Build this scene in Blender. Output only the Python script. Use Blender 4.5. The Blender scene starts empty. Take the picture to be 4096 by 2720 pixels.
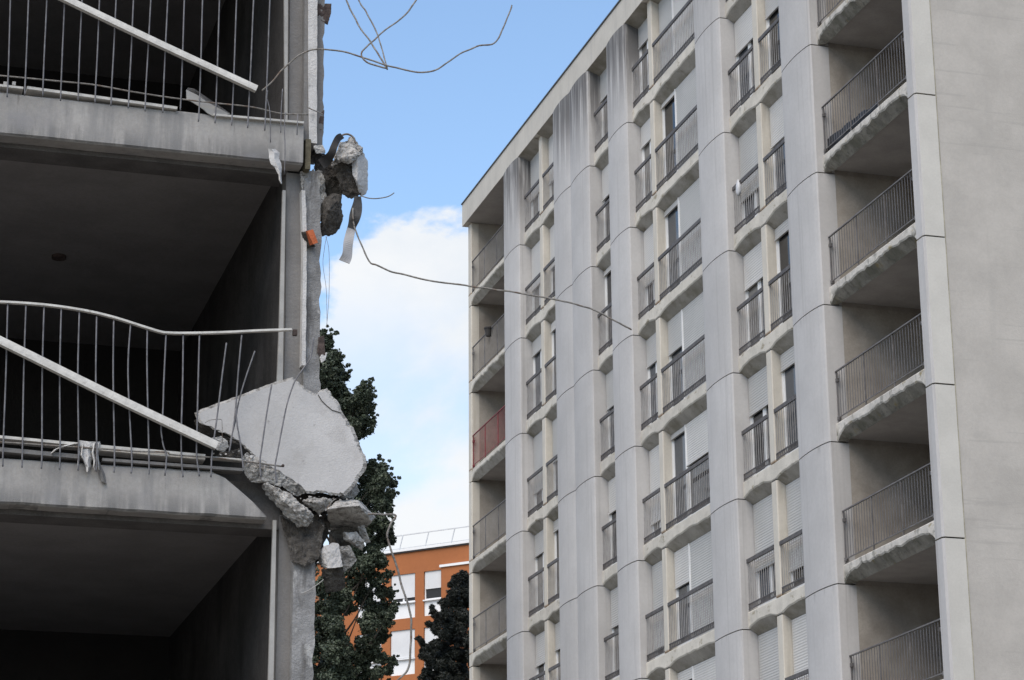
import bpy, bmesh, math, random
from mathutils import Vector, Matrix, noise
random.seed(7)
S = bpy.context.scene
COL = S.collection
# ------------------------------------------------------------------ camera
RM = Matrix(((0.95859873, -0.07844493, -0.27374235),
             (-0.28465417, -0.29022818, -0.91364085),
             (-0.00777725, 0.95373686, -0.30054204)))
CAM = Vector((0, 0, 1.7))
FL = 9545.0
cd = bpy.data.cameras.new('camera')
cd.sensor_width = 36.0
cd.lens = FL / 4096 * 36
cd.clip_start = 0.5
cd.clip_end = 6000
cam = bpy.data.objects.new('camera', cd)
cam.matrix_world = Matrix.Translation(CAM) @ RM.to_4x4()
COL.objects.link(cam)
S.camera = cam
# ------------------------------------------------------------------ world, sun, exposure
SUN_EL, SUN_AZ = math.radians(52), math.radians(220)      # azimuth from +Y clockwise
w = bpy.data.worlds.new('World')
S.world = w
w.use_nodes = True
nt = w.node_tree
nt.nodes.clear()
N_ = nt.nodes.new
def lk(a, b): nt.links.new(a, b)
out = N_('ShaderNodeOutputWorld')
bg = N_('ShaderNodeBackground')
bg.inputs['Strength'].default_value = 0.1
sky = N_('ShaderNodeTexSky')
sky.sky_type = 'NISHITA'
sky.sun_disc = False
sky.sun_elevation = SUN_EL
sky.sun_rotation = SUN_AZ
sky.air_density = 1.0
sky.dust_density = 0.2
sky.ozone_density = 2.0
tc = N_('ShaderNodeTexCoord')
sep = N_('ShaderNodeSeparateXYZ')
lk(tc.outputs['Generated'], sep.inputs[0])
def wmath(op, a, b=None, c=None, clamp=False):
    n = N_('ShaderNodeMath'); n.operation = op; n.use_clamp = clamp
    for i, v in enumerate((a, b, c)):
        if v is None: continue
        if isinstance(v, (int, float)): n.inputs[i].default_value = v
        else: lk(v, n.inputs[i])
    return n.outputs[0]
def wnoise(scale, detail, rough, dist=0.0, off=0.0):
    m = N_('ShaderNodeMapping'); m.inputs['Location'].default_value = (off, off * .7, off * .3)
    m.inputs['Scale'].default_value = (1, 1, 1.5)
    lk(tc.outputs['Generated'], m.inputs[0])
    n = N_('ShaderNodeTexNoise')
    n.inputs['Scale'].default_value = scale; n.inputs['Detail'].default_value = detail
    n.inputs['Roughness'].default_value = rough; n.inputs['Distortion'].default_value = dist
    lk(m.outputs[0], n.inputs['Vector'])
    return n.outputs['Fac']
cn = wnoise(8.0, 12, .57, .1, 3.4)
bias = wmath('MINIMUM', wmath('MULTIPLY', wmath('SUBTRACT', .349, sep.outputs[2]), 5.5), .15)
dens = wmath('ADD', cn, bias)
mr = N_('ShaderNodeMapRange'); mr.interpolation_type = 'SMOOTHSTEP'
mr.inputs[1].default_value = .50; mr.inputs[2].default_value = .565
lk(dens, mr.inputs[0])
th = N_('ShaderNodeMapRange'); th.interpolation_type = 'SMOOTHSTEP'
th.inputs[1].default_value = .40; th.inputs[2].default_value = .60
lk(wnoise(9.5, 8, .55, .3, 6.3), th.inputs[0])
tz = N_('ShaderNodeMapRange'); tz.interpolation_type = 'SMOOTHSTEP'          # billows above, thinner layers beneath
tz.inputs[1].default_value = .335; tz.inputs[2].default_value = .275
lk(sep.outputs[2], tz.inputs[0])
thin = wmath('MULTIPLY_ADD', wmath('MULTIPLY', th.outputs[0], tz.outputs[0]), -.52, .97)
cfac = wmath('MULTIPLY', mr.outputs[0], thin)
shade = wnoise(13, 8, .6, .2, 9.1)
cr = N_('ShaderNodeMapRange'); cr.inputs[1].default_value = .36; cr.inputs[2].default_value = .58
lk(shade, cr.inputs[0])
cmix = N_('ShaderNodeMixRGB')
cmix.inputs[1].default_value = (5.7, 6.0, 6.35, 1)
cmix.inputs[2].default_value = (6.4, 6.5, 6.6, 1)
lk(cr.outputs[0], cmix.inputs[0])
tint = N_('ShaderNodeMixRGB'); tint.blend_type = 'MULTIPLY'; tint.inputs[0].default_value = 1
tint.inputs[2].default_value = (1.74, 1.74, 1.66, 1)
lk(sky.outputs[0], tint.inputs[1])
smix = N_('ShaderNodeMixRGB')
lk(cfac, smix.inputs[0]); lk(tint.outputs[0], smix.inputs[1]); lk(cmix.outputs[0], smix.inputs[2])
lk(smix.outputs[0], bg.inputs['Color']); lk(bg.outputs[0], out.inputs[0])

sd = bpy.data.lights.new('sun', 'SUN')
sd.energy = 2.5
sd.angle = math.radians(50)
sd.color = (1.0, .875, .73)
sun = bpy.data.objects.new('sun', sd)
sdir = Vector((math.sin(SUN_AZ) * math.cos(SUN_EL), math.cos(SUN_AZ) * math.cos(SUN_EL), math.sin(SUN_EL)))
sun.rotation_euler = sdir.to_track_quat('Z', 'Y').to_euler()
sun.location = (0, -20, 60)
COL.objects.link(sun)
S.view_settings.view_transform = 'Standard'
S.view_settings.look = 'None'
S.view_settings.exposure = 0.56
S.view_settings.gamma = 1.0
S.render.engine = 'CYCLES'

# ------------------------------------------------------------------ helpers
def ray(px, py): return RM @ Vector((px - 2048.0, -(py - 1360.0), -FL))
def at(px, py, y):                     # the point of a vertical plane at distance y that shows at a photo pixel
    d = ray(px, py); return CAM + d * (y / d.y)
WLOC = {}
def link(o, parent, loc):
    COL.objects.link(o)
    if parent is not None:
        o.parent = parent
        o.location = Vector(loc) - WLOC[parent.name]
    else:
        o.location = loc
    WLOC[o.name] = Vector(loc)
    return o
def tag(o, label=None, cat=None, group=None, kind=None):
    for k, v in (('label', label), ('category', cat), ('group', group), ('kind', kind)):
        if v: o[k] = v
    return o
def thing(name, loc, label, cat, group=None):
    o = bpy.data.objects.new(name, None); o.empty_display_size = .3
    return tag(link(o, None, loc), label, cat, group)
def mesh_of(bm, name, mat, smooth=False):
    me = bpy.data.meshes.new(name)
    bmesh.ops.recalc_face_normals(bm, faces=bm.faces)
    bm.to_mesh(me); bm.free()
    for m in (mat if isinstance(mat, (list, tuple)) else [mat]): me.materials.append(m)
    if smooth: me.shade_smooth()
    return me
def put(name, me, parent, loc): return link(bpy.data.objects.new(name, me), parent, loc)
def obj(name, bm, mat, parent=None, loc=None, smooth=False):
    """bm in world coordinates; the object's origin goes to loc (default: bottom middle of its box)"""
    if loc is None:
        xs_ = [v.co for v in bm.verts]
        lo = Vector((min(c.x for c in xs_), min(c.y for c in xs_), min(c.z for c in xs_)))
        hi = Vector((max(c.x for c in xs_), max(c.y for c in xs_), max(c.z for c in xs_)))
        loc = Vector(((lo.x + hi.x) / 2, (lo.y + hi.y) / 2, lo.z))
    bmesh.ops.translate(bm, verts=bm.verts, vec=-Vector(loc))
    return put(name, mesh_of(bm, name, mat, smooth), parent, loc)
def box(bm, x0, x1, y0, y1, z0, z1, mi=0):
    v = [bm.verts.new((x, y, z)) for x in (x0, x1) for y in (y0, y1) for z in (z0, z1)]
    for f in ((0, 1, 3, 2), (4, 6, 7, 5), (0, 4, 5, 1), (2, 3, 7, 6), (0, 2, 6, 4), (1, 5, 7, 3)):
        bm.faces.new([v[i] for i in f]).material_index = mi
    return v
def prism(bm, prof, z0, z1):           # prof: list of (x, y)
    a = [bm.verts.new((x, y, z0)) for x, y in prof]; b = [bm.verts.new((x, y, z1)) for x, y in prof]
    n = len(prof)
    for i in range(n): bm.faces.new((a[i], a[(i + 1) % n], b[(i + 1) % n], b[i]))
    bm.faces.new(a[::-1]); bm.faces.new(b)
def smooth_line(pts, n=6):
    pts = [Vector(p) for p in pts]
    if len(pts) < 3: return pts
    res = []
    for i in range(len(pts) - 1):
        p0 = pts[max(i - 1, 0)]; p1 = pts[i]; p2 = pts[i + 1]; p3 = pts[min(i + 2, len(pts) - 1)]
        for k in range(n):
            t = k / n
            res.append(.5 * ((2 * p1) + (p2 - p0) * t + (2 * p0 - 5 * p1 + 4 * p2 - p3) * t * t + (3 * p1 - p0 - 3 * p2 + p3) * t ** 3))
    res.append(pts[-1]); return res
def sweep(bm, pts, prof, up=(0, 0, 1), r=None):
    """prof: closed list of (side, up) offsets"""
    pts = [Vector(p) for p in pts]; rings = []
    for i, p in enumerate(pts):
        d = (pts[min(i + 1, len(pts) - 1)] - pts[max(i - 1, 0)]).normalized()
        u = Vector(up)
        if abs(d.dot(u)) > .98: u = Vector((0, 1, 0))
        s = d.cross(u).normalized(); u = s.cross(d)
        k = r(i) if r else 1
        rings.append([bm.verts.new(p + s * a * k + u * b * k) for a, b in prof])
    n = len(prof)
    for a, b in zip(rings, rings[1:]):
        for i in range(n): bm.faces.new((a[i], a[(i + 1) % n], b[(i + 1) % n], b[i]))
    bm.faces.new(rings[0][::-1]); bm.faces.new(rings[-1])
def circ(r, n=6): return [(r * math.cos(2 * math.pi * i / n), r * math.sin(2 * math.pi * i / n)) for i in range(n)]
def rect(a, b): return [(-a, -b), (a, -b), (a, b), (-a, b)]
def fbm(v, o=4):
    s, a, t = 0, 1, 0
    for i in range(o):
        s += a * noise.noise(v); t += a; v = v * 2.07 + Vector((3.1, 1.7, 5.3)); a *= .5
    return s / t

# ------------------------------------------------------------------ materials
def mat(name, color, rough=.85, var=.12, scale=3.0, color2=None, bump=.0, bscale=40.0, spec=.3, stains=(), metal=0.0, rand=0.0):
    """grey-level mottling on world position + stains: (colour, noise scale xyz, lo, hi, amount, zrange or None, offset)"""
    m = bpy.data.materials.new(name); m.use_nodes = True
    t = m.node_tree; nd = t.nodes; b = nd['Principled BSDF']
    b.inputs['Roughness'].default_value = rough
    b.inputs['Specular IOR Level'].default_value = spec
    b.inputs['Metallic'].default_value = metal
    g = nd.new('ShaderNodeNewGeometry'); pos = g.outputs['Position']
    def nz(sc, det=6, off=0.0, rgh=.6):
        mp = nd.new('ShaderNodeMapping'); mp.inputs['Scale'].default_value = sc if isinstance(sc, tuple) else (sc,) * 3
        mp.inputs['Location'].default_value = (off, off * 1.3, off * .7)
        t.links.new(pos, mp.inputs[0])
        n = nd.new('ShaderNodeTexNoise'); n.inputs['Scale'].default_value = 1; n.inputs['Detail'].default_value = det
        n.inputs['Roughness'].default_value = rgh
        t.links.new(mp.outputs[0], n.inputs['Vector']); return n.outputs['Fac']
    def rng(v, a, b_, c=0.0, d=1.0):
        r = nd.new('ShaderNodeMapRange'); r.interpolation_type = 'SMOOTHSTEP'
        r.inputs[1].default_value = a; r.inputs[2].default_value = b_; r.inputs[3].default_value = c; r.inputs[4].default_value = d
        t.links.new(v, r.inputs[0]); return r.outputs[0]
    def mul(a, b_):
        n = nd.new('ShaderNodeMath'); n.operation = 'MULTIPLY'
        for i, v in enumerate((a, b_)):
            if isinstance(v, float): n.inputs[i].default_value = v
            else: t.links.new(v, n.inputs[i])
        return n.outputs[0]
    def mix(f, a, b_):
        n = nd.new('ShaderNodeMixRGB')
        for i, v in enumerate((f, a, b_)):
            if isinstance(v, tuple): n.inputs[i].default_value = v + (1,)
            elif isinstance(v, float): n.inputs[i].default_value = v
            else: t.links.new(v, n.inputs[i])
        return n.outputs[0]
    c1 = tuple(x * (1 - var) for x in color); c2 = color2 or tuple(min(1, x * (1 + var)) for x in color)
    c = mix(rng(nz(scale), .32, .68), c1, c2)
    if var > 0:
        fine = rng(nz(scale * 17 if not isinstance(scale, tuple) else 40, 3), .3, .7, 1 - var * .5, 1 + var * .5)
        vm = nd.new('ShaderNodeVectorMath'); vm.operation = 'SCALE'
        t.links.new(c, vm.inputs[0]); t.links.new(fine, vm.inputs['Scale']); c = vm.outputs[0]
    if rand:                                       # each precast piece has a slightly different cast
        oi = nd.new('ShaderNodeObjectInfo'); rr_ = nd.new('ShaderNodeMapRange'); rr_.inputs[3].default_value = 1 - rand; rr_.inputs[4].default_value = 1 + rand
        t.links.new(oi.outputs['Random'], rr_.inputs[0]); vm2 = nd.new('ShaderNodeVectorMath'); vm2.operation = 'SCALE'
        t.links.new(c, vm2.inputs[0]); t.links.new(rr_.outputs[0], vm2.inputs['Scale']); c = vm2.outputs[0]
    sp = nd.new('ShaderNodeSeparateXYZ'); t.links.new(pos, sp.inputs[0])
    for st in stains:
        col, sc, lo, hi, am, zr = st[:6]
        f = mul(rng(nz(sc, 6, st[6] if len(st) > 6 else 0.0), lo, hi), float(am))
        if zr and len(zr) == 2: f = mul(f, rng(sp.outputs[2], zr[0], zr[1]))
        elif zr:                                   # (lo, hi, period, offset): repeats with the storeys
            q = nd.new('ShaderNodeMath'); q.operation = 'SUBTRACT'; q.inputs[1].default_value = zr[3]; t.links.new(sp.outputs[2], q.inputs[0])
            q2 = nd.new('ShaderNodeMath'); q2.operation = 'FLOORED_MODULO'; q2.inputs[1].default_value = zr[2]; t.links.new(q.outputs[0], q2.inputs[0])
            a, b_ = zr[0], zr[1]
            f = mul(f, rng(q2.outputs[0], a, b_) if a < b_ else rng(q2.outputs[0], b_, a, 1.0, 0.0))
        c = mix(f, c, col)
    t.links.new(c, b.inputs['Base Color'])
    if bump > 0:
        bn = nd.new('ShaderNodeBump'); bn.inputs['Strength'].default_value = bump; bn.inputs['Distance'].default_value = .02
        t.links.new(nz(bscale, 8, 0, .65), bn.inputs['Height']); t.links.new(bn.outputs[0], b.inputs['Normal'])
    return m
GREY = (.2, .2, .2)
M = {}
M['pier'] = mat('painted_concrete_pier', (.43, .425, .42), var=.05, scale=.9, rand=.05, bump=.15, bscale=60, stains=(
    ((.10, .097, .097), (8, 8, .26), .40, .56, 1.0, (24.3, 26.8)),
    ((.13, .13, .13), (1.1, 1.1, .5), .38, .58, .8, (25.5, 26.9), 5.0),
    ((.31, .305, .30), (9, 9, .18), .54, .74, .6, None, 2.0), ((.27, .265, .26), (6, 6, .8), .50, .72, .6, (2.45, 2.72, 2.722, 24.235 - 2.722 * 9), 8.0)))
M['mullion'] = mat('cream_concrete_mullion', (.50, .475, .42), var=.06, scale=1.4, bump=.15, stains=(
    ((.36, .33, .28), (8, 8, .6), .52, .72, .5, None), ((.17, .11, .06), (5, 5, 5), .28, .45, .9, (.07, .015, 2.722, 24.235 - 2.722 * 9 + .36))))
M['sill'] = mat('weathered_sill_concrete', (.51, .485, .43), rand=.06, var=.10, scale=2.6, bump=.35, bscale=45, stains=(
    ((.20, .17, .10), (3.2, 3.2, 6), .58, .70, .7, None), ((.16, .16, .15), (6, 6, 2), .60, .75, .6, None, 4.0)))
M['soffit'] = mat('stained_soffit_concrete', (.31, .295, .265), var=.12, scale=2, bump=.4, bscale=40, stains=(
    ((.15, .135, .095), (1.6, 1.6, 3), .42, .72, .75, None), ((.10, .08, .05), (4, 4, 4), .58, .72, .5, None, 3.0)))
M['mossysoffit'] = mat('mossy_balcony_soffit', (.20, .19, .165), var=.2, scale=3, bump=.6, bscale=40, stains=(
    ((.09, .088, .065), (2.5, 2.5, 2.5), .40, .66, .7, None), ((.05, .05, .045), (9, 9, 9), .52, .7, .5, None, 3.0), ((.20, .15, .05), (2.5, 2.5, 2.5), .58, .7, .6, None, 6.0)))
M['dirtysill'] = mat('dirty_balcony_edge', (.50, .48, .44), var=.14, scale=3.4, bump=.6, bscale=35, stains=(
    ((.12, .12, .10), (4, 4, 4), .47, .60, .85, (.31, .12, 2.722, 24.235 - 2.722 * 9)), ((.13, .13, .11), (6, 6, 3), .54, .66, .6, None, 2.0), ((.26, .20, .07), (2.4, 2.4, 5), .60, .70, .7, None, 7.0)))
M['joint'] = mat('dark_joint', (.03, .03, .03), var=.1)
M['endwall'] = mat('end_wall_concrete', (.41, .388, .355), var=.06, scale=1.3, bump=.25, bscale=30, stains=(
    ((.32, .305, .28), (1.3, 1.3, 2.4), .46, .74, .4, None), ((.30, .29, .27), (3, 3, .35), .56, .76, .25, None, 2.0), ((.31, .30, .275), (.35, .35, 9), .6, .64, .35, None, 6.0)))
M['strip'] = mat('corner_panel_concrete', (.50, .485, .445), rand=.03, var=.05, scale=1.5, bump=.15)
M['stripside'] = M['pier']
M['cornice'] = mat('cornice_concrete', (.475, .455, .41), var=.06, scale=1.1, bump=.2, stains=(
    ((.36, .35, .33), (6, 6, .5), .52, .72, .4, None),))
M['seam'] = mat('yellowed_sealant', (.36, .33, .25), var=.2)
M['capping'] = mat('dark_metal_capping', (.06, .06, .06), rough=.5, var=.1)
M['loggia_wall'] = mat('warm_loggia_render', (.32, .295, .26), var=.12, scale=1.6, bump=.2, stains=(
    ((.15, .125, .10), (1.0, 1.0, .7), .40, .74, .55, None),))  # brown blotches strengthened to carry shade inside the loggias
M['loggia_ceiling'] = mat('loggia_ceiling_paint', (.34, .325, .31), var=.1, scale=1.6, bump=.15)
M['frame'] = mat('white_window_frame', (.66, .67, .67), rough=.45, var=.05)
M['shutter'] = mat('roller_shutter_slats', (.41, .41, .40), rough=.6, var=.05, scale=1.1)
M['shutter_light'] = mat('roller_shutter_slats_pale', (.50, .495, .48), rough=.6, var=.05, scale=1.1)
M['lintel'] = mat('shutter_box', (.40, .385, .36), var=.1)
M['rail'] = mat('dark_painted_rail', (.085, .08, .08), rough=.6, var=.25, scale=6)
M['loggia_rail'] = mat('grey_brown_balcony_rail', (.12, .115, .115), rough=.6, var=.25, scale=6)
M['bars'] = mat('grey_painted_bars', (.27, .265, .265), rough=.6, var=.2, scale=6)
M['loggia_bars'] = mat('dull_balcony_bars', (.12, .12, .13), rough=.6, var=.2)
M['redrail'] = mat('red_painted_rail', (.20, .045, .05), rough=.6, var=.25, scale=6)
M['pale_bars'] = mat('pale_balcony_bars', (.24, .24, .24), rough=.6, var=.15)
def glass(name, col, rough=.06):
    m = bpy.data.materials.new(name); m.use_nodes = True; b = m.node_tree.nodes['Principled BSDF']
    b.inputs['Base Color'].default_value = col + (1,); b.inputs['Roughness'].default_value = rough
    b.inputs['Specular IOR Level'].default_value = .5
    return m
M['glass'] = glass('dark_window_glass', (.012, .013, .016))
M['glass_curtain'] = glass('window_glass_with_net_curtain', (.16, .155, .145))
M['glass_blue'] = glass('window_glass_with_pale_curtain', (.05, .06, .075))

# ================================================================== GROUND
bm = bmesh.new()
bmesh.ops.create_grid(bm, x_segments=8, y_segments=8, size=2500)
g = obj('ground', bm, mat('dusty_ground', (.20, .18, .15), var=.25, scale=.15, bump=.3, bscale=3), None, (0, 0, 0))
tag(g, kind='structure')

# ================================================================== TOWER
XS = 18.354; XN = XS - .16; XW = XS + .18
ZJ = [26.88, 24.235] + [24.235 - 2.722 * i for i in range(1, 8)]      # joints, from the roof down
tower = thing('apartment_tower', (XS + 5, 50.8, 0),
              'tall pale concrete apartment tower with wavy piers, small railed windows and stacked loggias', 'apartment building')
PIERS = {'E': (39.94, 41.43), 'D': (44.66, 46.19), 'C': (50.83, 52.28), 'B': (53.80, 56.78), 'A': (59.97, 61.50)}
def pier_profile(y0, y1):
    p = [(XW + .06, y0), (XN + .03, y0), (XN + .005, y0 + .035)]
    def bulge(a, b):
        w_ = b - a; q = []
        for t in (.08, .2, .33, .46, .58, .7, .8, .88, .95):
            s_ = math.sin(math.pi * min(1, t ** .9)) ** .85
            q.append((XN - .058 * s_, a + w_ * t))
        return q
    if y1 - y0 > 2:
        m_ = (y0 + y1) / 2
        p += bulge(y0 + .03, m_ - .02) + [(XN + .006, m_)] + bulge(m_ + .02, y1 - .03)
    else: p += bulge(y0 + .03, y1 - .03)
    p += [(XN + .01, y1 - .02), (XN + .05, y1), (XW + .06, y1)]
    return p
for nm, (y0, y1) in PIERS.items():
    meshes = {}
    for k in range(8):
        zt, zb = ZJ[k], ZJ[k + 1]
        h = round(zt - zb, 3)
        if h not in meshes:
            bm = bmesh.new(); prism(bm, pier_profile(y0, y1), .011, h - .011)
            bmesh.ops.translate(bm, verts=bm.verts, vec=(-XN, -y0, 0))
            meshes[h] = mesh_of(bm, 'pier_panel', M['pier'])
        put('pier_panel', meshes[h], tower, (XN, y0, zb))
    bm = bmesh.new(); prism(bm, pier_profile(y0, y1), 0, ZJ[8] - .02)
    obj('base_pier', bm, M['pier'], tower)
    bm = bmesh.new(); box(bm, XN + .045, XW + .05, y0 + .03, y1 - .03, 0, 26.87)
    obj('pier_core', bm, M['joint'], tower)
# corner pillars: strip facing the camera side and its mate at the far end
def corner_prof(near):
    if near: return [(XS + .41, 35.88), (XS + .035, 35.88), (XS, 35.925), (XS, 36.17), (XS + .41, 36.17)]
    return [(XS, 65.53), (XS + .03, 65.50), (XS + .24, 65.50), (XS + .24, 65.80), (XS, 65.80)]
for near in (True, False):
    meshes = {}
    for k in range(8):
        h = round(ZJ[k] - ZJ[k + 1], 3)
        if h not in meshes:
            bm = bmesh.new(); prism(bm, corner_prof(near), .014, h - .014)
            bmesh.ops.translate(bm, verts=bm.verts, vec=(-XS, -corner_prof(near)[0][1], 0))
            meshes[h] = mesh_of(bm, 'corner_panel', [M['strip'] if near else M['mullion'], M['pier']])
            if near:
                for f in meshes[h].polygons:
                    if f.normal.x < -.4: f.material_index = 1
        put('corner_panel', meshes[h], tower, (XS, corner_prof(near)[0][1], ZJ[k + 1]))
    bm = bmesh.new(); prism(bm, corner_prof(near), 0, ZJ[8] - .02); obj('base_corner', bm, M['strip'], tower)
    bm = bmesh.new()
    if near: box(bm, XS + .04, XS + .40, 35.915, 36.15, 0, 26.87)
    else: box(bm, XS + .03, XS + .22, 65.53, 65.77, 0, 26.87)
    obj('corner_core', bm, M['joint'], tower)
# end wall with its sealant seam
bm = bmesh.new(); box(bm, XS + .435, XS + 11.5, 35.90, 36.16, 0, 27.5); obj('end_wall', bm, M['endwall'], tower)
bm = bmesh.new(); box(bm, XS + .408, XS + .437, 35.895, 35.95, 0, 27.5); obj('sealant_seam', bm, M['seam'], tower)
# far end wall, back wall and the inner mass
bm = bmesh.new(); box(bm, XS + .24, XS + 11.5, 65.56, 65.80, 0, 27.0); obj('far_end_wall', bm, M['endwall'], tower)
bm = bmesh.new(); box(bm, XS + 11.3, XS + 11.5, 36.17, 65.55, 0, 27.0); obj('rear_wall', bm, M['endwall'], tower)
bm = bmesh.new()
for (a, b) in ((39.99, 61.45),):
    box(bm, XW + .12, XW + .3, a, b, 0, 26.86)
obj('inner_wall', bm, M['joint'], tower)
# cornice
bm = bmesh.new(); box(bm, XN + .008, XN + .5, 35.75, 65.95, 26.888, 27.60)
obj('cornice', bm, M['cornice'], tower)
bm = bmesh.new(); box(bm, XN - .02, XN + .54, 35.72, 65.98, 27.602, 27.64)
obj('cornice_capping', bm, M['capping'], tower)
bm = bmesh.new(); box(bm, XN + .5, XS + 11.5, 36.17, 65.55, 26.95, 27.15); obj('roof_slab', bm, M['joint'], tower)

# bays: groups between piers; each has windows (y0,y1) and the mullion between them
GROUPS = [
    dict(y=(41.43, 44.66), win=[(41.43, 42.92), (43.19, 44.66)], mull=(42.92, 43.19)),
    dict(y=(46.19, 50.83), win=[(46.19, 49.36), (49.63, 50.83)], mull=(49.36, 49.63)),
    dict(y=(52.28, 53.80), win=[(52.28, 53.80)], mull=None),
    dict(y=(56.78, 59.97), win=[(56.78, 58.26), (58.54, 59.97)], mull=(58.26, 58.54)),
]
LOG = [(36.17, 39.94), (61.50, 65.50)]
def arch_rise(t, r, w_=1.5): return r * (1 - abs(2 * t - 1) ** (3.0 if w_ < 2 else 6 if w_ < 3.5 else 12))
def sill_mesh(y0, y1, bays, rise, zb, depth, seed, top=.36, mats=None):
    """front band with an arched lower edge lofted back to a straight line; local origin (XS, y0, joint)"""
    rnd = random.Random(seed); bm = bmesh.new()
    ys = []
    edges = sorted(set([y0, y1] + [v for b in bays for v in b]))
    for a, b in zip(edges, edges[1:]):
        n = max(2, int((b - a) / .11)); ys += [a + (b - a) * i / n for i in range(n)]
    ys.append(y1)
    rows = []
    for y in ys:
        rz, back = 0.012, 0.012
        for a, b in bays:
            if a - 1e-6 <= y <= b + 1e-6:
                t = (y - a) / (b - a); rz = max(.012, arch_rise(t, rise, b - a) + (.05 if b - a < 3.5 else .10) * fbm(Vector((y * (3.1 if b - a < 3.5 else 5.5), seed, 0))) * (1 - abs(2 * t - 1) ** 4)); back = zb + .012
        jt = .008 * fbm(Vector((y * 5, seed * 2.3, 4)))
        X = lambda d: d
        rows.append([bm.verts.new((depth, y - y0, back)), bm.verts.new((.02, y - y0, rz + .0)), bm.verts.new((0, y - y0, rz + .03)),
                     bm.verts.new((0.0, y - y0, top - .02)), bm.verts.new((.015, y - y0, top + jt)), bm.verts.new((depth, y - y0, top))])
    for a, b in zip(rows, rows[1:]):
        for i in range(5):
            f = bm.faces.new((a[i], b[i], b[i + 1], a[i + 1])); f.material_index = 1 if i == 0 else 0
    bm.faces.new(rows[0]); bm.faces.new(rows[-1][::-1])
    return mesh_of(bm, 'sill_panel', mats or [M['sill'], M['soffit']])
SHUT = {  # share of the opening each roller shutter covers, floors 0..7
    (41.43, 42.92): [.3, .3, .40, .10, .15, .78, 1.0, .4],
    (43.19, 44.66): [.3, .34, .66, .34, .36, .62, 1.0, .3],
    (46.19, 49.36): [(1, 1), (.04, 1), (.05, 1), (.36, 1), (.04, .42), (.36, 1), (.1, 1), (.5, 1)],
    (49.63, 50.83): [.25, .24, .62, .30, .78, .86, .4, .5],
    (52.28, 53.80): [.34, .36, .05, .40, .36, .40, .3, .3],
    (56.78, 58.26): [.62, .52, .10, .50, .12, .30, .3, .3],
    (58.54, 59.97): [.56, .55, .18, .70, .26, .36, .3, .3]}
def shutter_bm(y0, y1, zt, h):
    bm = bmesh.new(); n = max(2, int(h / .055)); x = XW + .012
    pr = []
    for i in range(n):
        z = zt - h * i / n; z2 = zt - h * (i + .8) / n
        pr += [(x, z), (x - .006, (z + z2) / 2), (x, z2)]
    pr.append((x, zt - h))
    a = [bm.verts.new((px, y0, z)) for px, z in pr]; b = [bm.verts.new((px, y1, z)) for px, z in pr]
    for i in range(len(pr) - 1): bm.faces.new((a[i], a[i + 1], b[i + 1], b[i]))
    box(bm, x - .02, x + .025, y0, y1, zt - h - .03, zt - h)
    return bm
def window_rail(y0, y1, z0, red=False):
    """guard rail of a French window: flat handrail, bars, a row of small rings at the foot"""
    r = bmesh.new(); x = XS + .012
    box(r, x - .012, x + .028, y0 + .01, y1 - .01, z0 + 1.37, z0 + 1.45)
    o = obj('railing', r, M['rail'], tower, (x, (y0 + y1) / 2, z0))
    q = bmesh.new()
    box(q, x, x + .016, y0 + .01, y1 - .01, z0 + .51, z0 + .53)
    box(q, x, x + .016, y0 + .01, y1 - .01, z0 + .40, z0 + .42)
    b = bmesh.new(); n = int((y1 - y0) / .105)
    for i in range(n):
        y = y0 + (i + .5) * (y1 - y0) / n
        box(b, x + .002, x + .013, y - .005, y + .005, z0 + .53, z0 + 1.37)
        d = .036
        for (a0, a1, c0, c1) in ((y - d, y - d + .014, z0 + .43, z0 + .50), (y + d - .014, y + d, z0 + .43, z0 + .50),
                                 (y - d, y + d, z0 + .421, z0 + .432), (y - d, y + d, z0 + .498, z0 + .509)):
            box(q, x + .002, x + .014, a0, a1, c0, c1)
    f_ = obj('foot_rings', q, M['rail'], o, (x, (y0 + y1) / 2, z0)); f_['kind'] = 'stuff'
    s_ = obj('railing_bars', b, M['bars'], o, (x, (y0 + y1) / 2, z0)); s_['kind'] = 'stuff'
    return o
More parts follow.
